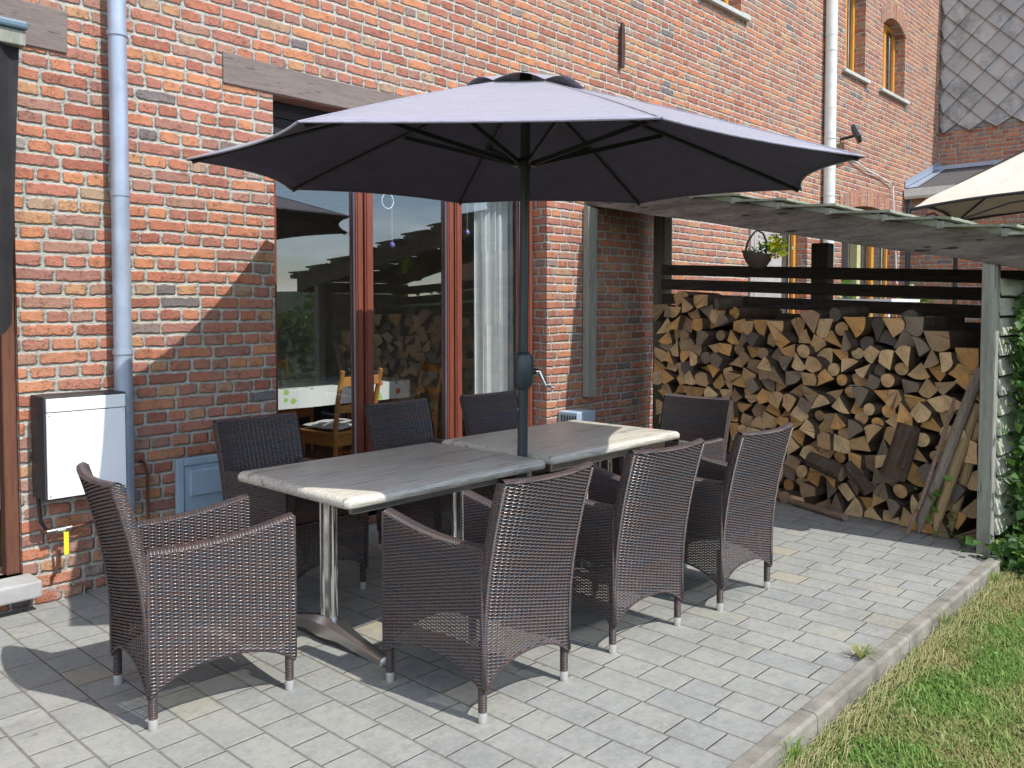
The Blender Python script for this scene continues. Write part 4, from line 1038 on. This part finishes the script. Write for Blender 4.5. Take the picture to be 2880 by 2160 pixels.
# hanging basket
hb=thing('hanging_basket','dark woven hanging basket with yellow flowers under the shelter beam','basket',(5.90,2.97,1.80))
m=MB()
prof=[(0.0,.0),(.035,.004),(.07,.03),(.098,.075),(.112,.125)]
def bk(u,v):
    k=v*4; i=min(3,int(k)); f=k-i; r=prof[i][0]+(prof[i+1][0]-prof[i][0])*f; z=prof[i][1]+(prof[i+1][1]-prof[i][1])*f
    a=u*2*math.pi; return (r*math.cos(a),r*math.sin(a),z+.02*math.sin(a)*v+.003*math.sin(a*20+v*30))
m.grid(bk,32,8); m.grid(lambda u,v:(.098*v*math.cos(u*6.283),.098*v*math.sin(u*6.283),.115+.02*math.sin(u*6.283)*v),24,2)
m.build('bowl','basket',hb,smooth='all',merge=.0003)
for s,dx in ((-1,.0),(1,.03)):
    g=MB(); g.tube([(0,.095,.13),(dx,.08,.20),(dx,.03,.27),(0,0,.287)] if s<0 else [(0,-.07,.12),(dx,-.065,.19),(dx,-.03,.265),(0,0,.287)],[.009,.008,.007,.006],7); g.build('handle','basket',hb,smooth=True)
V,Fc=leaf_cloud([(random.gauss(0,.04),random.gauss(-.08,.07),.12+abs(random.gauss(0,.05))) for _ in range(150)],.03); npmesh('leaves',V,Fc,'fresh',hb)
V,Fc=leaf_cloud([(random.gauss(0,.02),-.155+random.gauss(0,.032),.165+random.gauss(0,.04)) for _ in range(170)],.036); npmesh('flowers',V,Fc,'petal',hb)

# ------------------------------------------------------------ far surroundings (seen in the glass)
V=[];Fl=[]
m=MB()
m.grid(lambda u,v:(-60+320*u,-75-40*v, -1+ (6.5+3.5*math.sin(u*9)+1.2*math.sin(u*31)+.5*math.sin(u*93+v))*math.sin(v*2.2+.02)),160,5)
o=m.build('distant_wood',mat_plain('distant_foliage',(.035,.06,.025),.95,bump=1,bs=2,var=.3),smooth='all'); tag(o,'dark wooded ridge along the horizon beyond the garden','wood',None,'stuff')
def hedge(x0,x1,y,z1,n,label):
    t=thing('garden_hedge',label,'hedge',((x0+x1)/2,y,-.1)); L=x1-x0
    P=[(random.uniform(-L/2,L/2),random.gauss(0,.22),0) for _ in range(n)]; P=[(a,b,(z1+.25*math.sin(a*2.3)+.12*math.sin(a*7))*random.random()**.6) for a,b,_ in P]
    V,Fc=leaf_cloud(P,.11); npmesh('foliage',V,Fc,'ivy',t)
    m=MB()
    for k in range(int(L/.5)): m.tube([(-L/2+.25+k*.5,0,0),(-L/2+.25+k*.5+random.uniform(-.1,.1),0,z1*.7)],.015,5)
    m.build('stems','stick',t)
hedge(6,16,-2.6,1.7,9000,'leafy garden hedge across the lawn')

# ------------------------------------------------------------ wicker armchairs
HW=.252; YB=-.27; YF=.278; TH=.050
def wic(mb,fn,nu,nv,uvf,lo=.37,can_open=True):
    mb.grid(fn,nu,nv,0,uvf,(lambda q:1 if can_open and max(p[2] for p in q)<=lo else 0))
def smoothz(nz0): return nz0
ZS=.37
def zline(z0,z1,v,nlow=6,nv=18):
    # keeps a row boundary exactly at ZS
    j=v*nv
    return z0+(ZS-z0)*j/nlow if j<=nlow else ZS+(z1-ZS)*(j-nlow)/(nv-nlow)
def arch(t): # underside of the skirts, t in 0..1 between legs
    a=abs(2*t-1); return .205-.085*a**2.6
def armz(y):
    t=(y-YB)/(YF-YB); return .648+.052*t-.022*math.sin(math.pi*t)
def build_chair():
    t=thing('wicker_armchair','x','chair')
    A=np.asarray
    archn=lambda u:.205-.085*np.abs(2*u-1)**2.6
    armn=lambda u:.648+.052*u-.022*np.sin(np.pi*u)-.012
    mats=['strand','wicker','black','wrap']
    for sx in (-1,1):
        m=MB()
        so=lambda u,z:np.stack([sx*(HW+.006*np.sin(np.pi*np.minimum(1,z/.7))),YB+(YF-YB)*u,z],1)
        m.extra.append((*strands(so,YF-YB,.11,.72,archn,armn,sgn=sx),0))
        si=lambda u,z:np.stack([np.full_like(u,sx*(HW-TH)),YB+(YF-YB)*u,z],1)
        m.extra.append((*strands(si,YF-YB,ZS,.72,lambda u:np.full_like(u,ZS),armn,sgn=-sx),0))
        def core(u,v):
            y=YB+(YF-YB)*u; return (sx*(HW-TH/2),y,ZS+(armz(y)-.012-ZS)*v)
        m.grid(core,10,2,2)
        def cap(u,v):
            y=YB+(YF-YB)*u; a=math.pi*v; zt=armz(y)-.014; return (sx*(HW-TH/2+(TH/2+.003)*math.cos(a)+.0),y,zt+.015*math.sin(a))
        m.grid(cap,16,5,1,lambda p:(p[0]*1.3,p[1]))
        def front(u,v): return (sx*(HW+.003-(TH+.003)*u),YF+.002,ZS+(armz(YF)-.012-ZS)*v)
        m.grid(front,2,8,1,lambda p:(p[0],p[2]))
        m.tube([(sx*(HW+.0),YB+(YF-YB)*k/14,arch(k/14)) for k in range(15)],.0055,6,3,uvs=True)
        for yy,zt in ((YF,armz(YF)-.01),(YB,armz(YB)-.01)): m.tube([(sx*(HW-.002),yy,.13),(sx*(HW+.002),yy,.4),(sx*(HW-.001),yy,zt)],.009,7,3)
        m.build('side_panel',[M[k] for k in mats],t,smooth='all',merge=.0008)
    topb=lambda u:.895-.008*np.cos((u-.5)*np.pi)
    leann=lambda z:.112*(np.maximum(z-.3,0)/.6)**1.7
    bown=lambda u,z:.034*(1-(2*u-1)**2)*np.clip((z-.2)/.6,0,1)
    bwn=lambda z:HW-.004+.016*np.maximum(z-.4,0)
    m=MB()
    sbo=lambda u,z:np.stack([(u-.5)*2*bwn(z),YB-.004-leann(z)-bown(u,z),z],1)
    sbi=lambda u,z:np.stack([(u-.5)*2*(bwn(z)-.004),YB+.034-leann(z)-bown(u,z),z],1)
    m.extra.append((*strands(sbo,2*HW,.11,.91,archn,lambda u:topb(u)-.002,sgn=-1),0))
    m.extra.append((*strands(sbi,2*HW,.36,.91,lambda u:np.full_like(u,.40),lambda u:topb(u)-.002,sgn=1),0))
    P1=lambda f,u,z:tuple(f(A([u]),A([z]))[0])
    def core(u,v):
        z=ZS+(float(topb(A([u]))[0])-.004-ZS)*v; a=Vector(P1(sbo,u,z)); b=Vector(P1(sbi,u,z)); return tuple(a.lerp(b,.5))
    m.grid(core,12,12,2)
    def tp(u,v):
        z=float(topb(A([u]))[0]); a=Vector(P1(sbo,u,z)); b=Vector(P1(sbi,u,z)); a.y-=.003; b.y+=.003; w=a.lerp(b,v); return (w.x,w.y,w.z-.003+.014*math.sin(math.pi*v))
    m.grid(tp,16,4,1,lambda p:(p[1]*1.3,p[0]))
    for uu in (0,1):
        s=-1 if uu==0 else 1
        def sd(u,v):
            z=.40+(float(topb(A([uu]))[0])-.40)*v; y0=YB-.007-float(leann(z)); y1=YB+.037-float(leann(z)); return (s*(float(bwn(z))+.001+.006*math.sin(math.pi*u)),y0+(y1-y0)*u,z)
        m.grid(sd,4,18,1,lambda p:(p[1]*1.3,p[2]))
        m.tube([P1(sbo,uu*.996+.002,z) for z in (.13,.3,.4,.5,.6,.7,.8,.88)],.0085,7,3)
    m.tube([P1(sbo,k/14,arch(k/14)) for k in range(15)],.0055,6,3)
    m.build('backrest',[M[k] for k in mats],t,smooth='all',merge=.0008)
    m=MB()
    sf=lambda u,z:np.stack([(u-.5)*2*(HW-.004),np.full_like(u,YF-.002),z],1)
    m.extra.append((*strands(sf,2*HW,.11,.43,archn,lambda u:np.full_like(u,.428),sgn=1),0))
    m.tube([P1(sf,k/14,arch(k/14)) for k in range(15)],.0055,6,3)
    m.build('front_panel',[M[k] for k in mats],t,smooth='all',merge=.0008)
    m=MB()
    m.grid(lambda u,v:((u-.5)*2*(HW-TH),YB+.03+(YF-YB-.045)*v,.43+.006*math.sin(math.pi*v)),10,10,0,lambda p:(p[1],p[0]))
    m.grid(lambda u,v:((u-.5)*2*(HW-TH),YB+.03+(YF-YB-.045)*v,.39),4,4,0,lambda p:(p[1],p[0]))
    m.build('seat','wicker',t,smooth=True,merge=.0012)
    for sx in (-1,1):
        for y in (YB+.014,YF-.018):
            g=MB(); x=sx*(HW-.014); g.tube([(x,y,.033),(x,y,.30)],[.0165,.0175],14); lg=g.build('leg','wrap',t,smooth=True)
            g=MB(); g.tube([(x,y,0),(x,y,.004),(x,y,.04)],[.014,.0165,.0168],14); g.build('foot_cap','cap',lg,smooth=True)
    return t
proto=build_chair()
chairs=[(1.605,3.16,R(-90-8.5),'wicker armchair alone at the left head of the table, in full sun'),
 (2.385,2.395,R(1),'nearest wicker armchair on the lawn side, largest back in the photo'),
 (3.24,2.40,R(-4),'middle wicker armchair of the three on the lawn side'),
 (4.02,2.325,R(-2),'rightmost wicker armchair of the three on the lawn side'),
 (2.52,3.90,R(180+2),'leftmost wicker armchair on the window side, beside the pale blue hatch'),
 (3.55,3.92,R(180+2),'middle wicker armchair on the window side, in front of the thick window post'),
 (4.32,3.87,R(180-2),'wicker armchair on the window side partly behind the umbrella pole'),
 (4.80,3.03,R(90),'wicker armchair alone at the far right head of the table')]
for i,(x,y,rz,lab) in enumerate(chairs):
    c=proto if i==0 else copy_tree(proto); c.location=(x,y,0); c.rotation_euler=(0,0,rz); tag(c,lab,'chair','brown wicker armchairs around the tables')

# ------------------------------------------------------------ tables
def table(x0,x1,y0,y1,legs,label):
    cx,cy=(x0+x1)/2,(y0+y1)/2; t=thing('patio_table',label,'table',(cx,cy,0),0,'pedestal tables set end to end')
    hx,hy=(x1-x0)/2,(y1-y0)/2
    def rr(h_x,h_y,r,n=6):
        P=[]
        for (sx,sy,a0) in ((1,1,0),(-1,1,90),(-1,-1,180),(1,-1,270)):
            for k in range(n+1): a=R(a0+90*k/n); P.append((sx*(h_x-r)+r*math.cos(a),sy*(h_y-r)+r*math.sin(a)))
        return P
    prof=[(-.03,.696),(-.007,.696),(0,.703),(0,.722),(-.005,.731),(-.016,.7385),(-.034,.742)]
    m=MB(); loops=[rr(hx+d,hy+d,.038+d) for d,_ in prof]; n=len(loops[0])
    for k in range(len(prof)-1):
        for i in range(n):
            j=(i+1)%n; m.add([(*loops[k][i],prof[k][1]),(*loops[k][j],prof[k][1]),(*loops[k+1][j],prof[k+1][1]),(*loops[k+1][i],prof[k+1][1])],[(0,1,2,3)])
    m.add([(*p,prof[-1][1]) for p in loops[-1]],[tuple(range(n))]); m.add([(*p,prof[0][1]) for p in loops[0]],[tuple(range(n))])
    m.build('tabletop','table',t,smooth=True,merge=.0003,angle=50)
    yc=3.2-cy
    for lx in legs:
        X=lx-cx
        g=MB()
        for dy in (-.033,.033): g.tube([(X,yc+dy,.06),(X,yc+dy,.685)],.0215,18)
        g.box(X-.012,X+.012,yc-.02,yc+.02,.06,.685)
        g.build('column','steel',t,smooth=True)
        g=MB(); g.box(X-.045,X+.045,yc-.30,yc+.30,.685,.702); g.build('top_bracket','cast',t,bevel=.004)
        g=MB(); # arched two-ended foot
        st=[(-.41,.0,.012,.026),(-.405,.0,.03,.030),(-.34,.002,.045,.032),(-.22,.016,.066,.036),(-.12,.03,.088,.045),(-.06,.030,.105,.055),(0,.028,.108,.058),(.06,.030,.105,.055),(.12,.03,.088,.045),(.22,.016,.066,.036),(.34,.002,.045,.032),(.405,.0,.03,.030),(.41,.0,.012,.026)]
        sec=[]
        for (dy,zb,zt,w) in st: sec.append([(X-w,yc+dy,zb),(X+w,yc+dy,zb),(X+w*.9,yc+dy,zb+(zt-zb)*.7),(X+w*.45,yc+dy,zt),(X-w*.45,yc+dy,zt),(X-w*.9,yc+dy,zb+(zt-zb)*.7)])
        for a,b in zip(sec,sec[1:]):
            for k in range(6): g.add([a[k],a[(k+1)%6],b[(k+1)%6],b[k]],[(0,1,2,3)])
        g.add(sec[0],[tuple(range(6))]); g.add(sec[-1],[tuple(range(6))])
        g.build('foot','cast',t,smooth=True,merge=.0003,angle=40)
    g=MB(); g.box(legs[0]-cx-.04,legs[1]-cx+.04,yc-.235,yc-.205,.615,.684); g.build('stretcher','cast',t,bevel=.005)
    return t
table(2.025,3.262,2.765,3.645,(2.235,3.06),'left grey striped patio table nearest the camera')
table(3.336,4.59,2.80,3.665,(3.56,4.33),'right grey striped patio table toward the firewood')

# ------------------------------------------------------------ parasol
C0=Vector((0,0,EYE)); cc=Vector((3.399,3.053,2.212)); cc=C0+(cc-C0)*.95; rad=1.693*.95
nn=Vector((-.014,-.032,1)).normalized(); uu=Vector((0,1,0)).cross(nn).normalized(); vv=nn.cross(uu)
APX=.513*.95; base=Vector((3.30,2.985,0)); hubp=cc+nn*.058
um=thing('parasol','large dark slate grey octagonal parasol standing between the two tables','parasol',tuple(base))
def lu(o): o.parent=um; o.matrix_parent_inverse=Matrix.Translation(-base); return o
def tip(k): a=8.867+k*math.pi/4; return cc+(uu*math.cos(a)+vv*math.sin(a))*rad
apex=cc+nn*APX
axis=(apex-base).normalized()
def rib(k,t): # t 0 apex..1 tip with slight droop curve
    p=apex.lerp(tip(k),t); return p+nn*(.012*math.sin(math.pi*t))
m=MB()
def gore(k):
    def f(s,t0):
        t=.09+.91*t0
        a=rib(k,t); b=rib((k+1)%8,t); p=a.lerp(b,s); pull=.062*4*s*(1-s)*t**2.2
        ctr=apex.lerp(cc,.0); p=p.lerp(apex,pull*.95); return tuple(p-nn*.018*4*s*(1-s)*t)
    return f
for k in range(8): m.grid(gore(k),12,14)
can=lu(m.build('canopy',['canopy','canopy_shade'],smooth='all',merge=.0015))
sd_=can.modifiers.new('cloth','SOLIDIFY'); sd_.thickness=.003; sd_.offset=-1; sd_.material_offset=1; sd_.material_offset_rim=0  # lower face gets the shade-darkened copy of the cloth colour
m=MB()
for k in range(8): m.tube([rib(k,t)+nn*.001 for t in (.09,.3,.5,.7,.9,1)],.0035,5,caps=False)
o=m.build('seam','canopy',smooth='all'); o.parent=can
# hem strip
m=MB()
for k in range(8):
    f=gore(k); m.tube([Vector(f(s/12,1)) for s in range(13)],.005,5,caps=False)
o=m.build('hem','canopy',smooth='all'); o.parent=can
m=MB()
for k in range(8):
    def f(s,t):
        a=rib(k,.20*t); b=rib((k+1)%8,.20*t); p=a.lerp(b,s); lift=.030+.035*math.sin(math.pi*s)*t**2-.018*t**2
        return tuple(p+nn*lift)
    m.grid(f,10,6)
o=m.build('vent_cap','canopy',smooth='all',merge=.001); o.parent=can
for k in range(8):
    m=MB(); m.tube([rib(k,t)-nn*.018 for t in (.03,.2,.4,.6,.8,.985)],.0095,6); r=lu(m.build('rib','black',smooth=True))
    m=MB(); a=rib(k,.47)-nn*.024; b=hubp+(tip(k)-cc).normalized()*.045; m.bar(b,a,.013,.022); r2=lu(m.build('strut','black'))
m=MB(); m.tube([base+axis*.05,base+axis*1.25],.027,20); m.tube([base+axis*1.25,apex-nn*.02],.0245,20); lu(m.build('pole','pole',smooth=True))
m=MB(); m.tube([hubp-nn*.03,hubp-nn*.012,hubp-nn*.012,hubp+nn*.01,hubp+nn*.01,hubp+nn*.03],[.031,.033,.062,.062,.04,.036],20); lu(m.build('hub','black',smooth=True,angle=30))
m=MB(); m.tube([apex-nn*.03,apex+nn*.02,apex+nn*.03],[.035,.03,.012],14); lu(m.build('finial','black',smooth=True))
cz=base+axis*1.185
m=MB(); m.tube([cz-axis*.098,cz-axis*.085,cz-axis*.05,cz+axis*.055,cz+axis*.085,cz+axis*.097],[.03,.042,.052,.052,.042,.03],20); ch=lu(m.build('crank_housing','pole',smooth=True,angle=25))
def ck(mb,name,mat):
    o=mb.build(name,mat,smooth=True); o.parent=ch; return o
rt=Vector((math.sin(AZ),-math.cos(AZ),0))
h0=cz+rt*.048-axis*.005; h1=h0+rt*.035
m=MB(); m.tube([h0,h0+rt*.02],.017,12); ck(m,'crank_boss','black')
m=MB(); m.tube([h0+rt*.02,h1],.014,12); m.tube([h1,h1+rt*.035-Vector((0,0,.075))],[.011,.007],10); m.tube([h1+rt*.035-Vector((0,0,.075)),h1+rt*.07-Vector((0,0,.082))],.005,8); m.tube([h1+rt*.062-Vector((0,0,.082)),h1+rt*.075-Vector((0,0,.084))],.011,10); ck(m,'crank_handle','steel')
m=MB(); m.tube([base+axis*.0,base+axis*.30],.036,16); m.tube([base,base+axis*.05],.22,28); lu(m.build('base',mat_plain('dark_base',(.05,.05,.05),.7),smooth=True))
m=MB(); m.tube([base+axis*.985-rt*.0245-Vector((.012,.012,0)),base+axis*.985-rt*.0285-Vector((.014,.014,0))],.004,8)
o=lu(m.build('locking_pin','cap'))
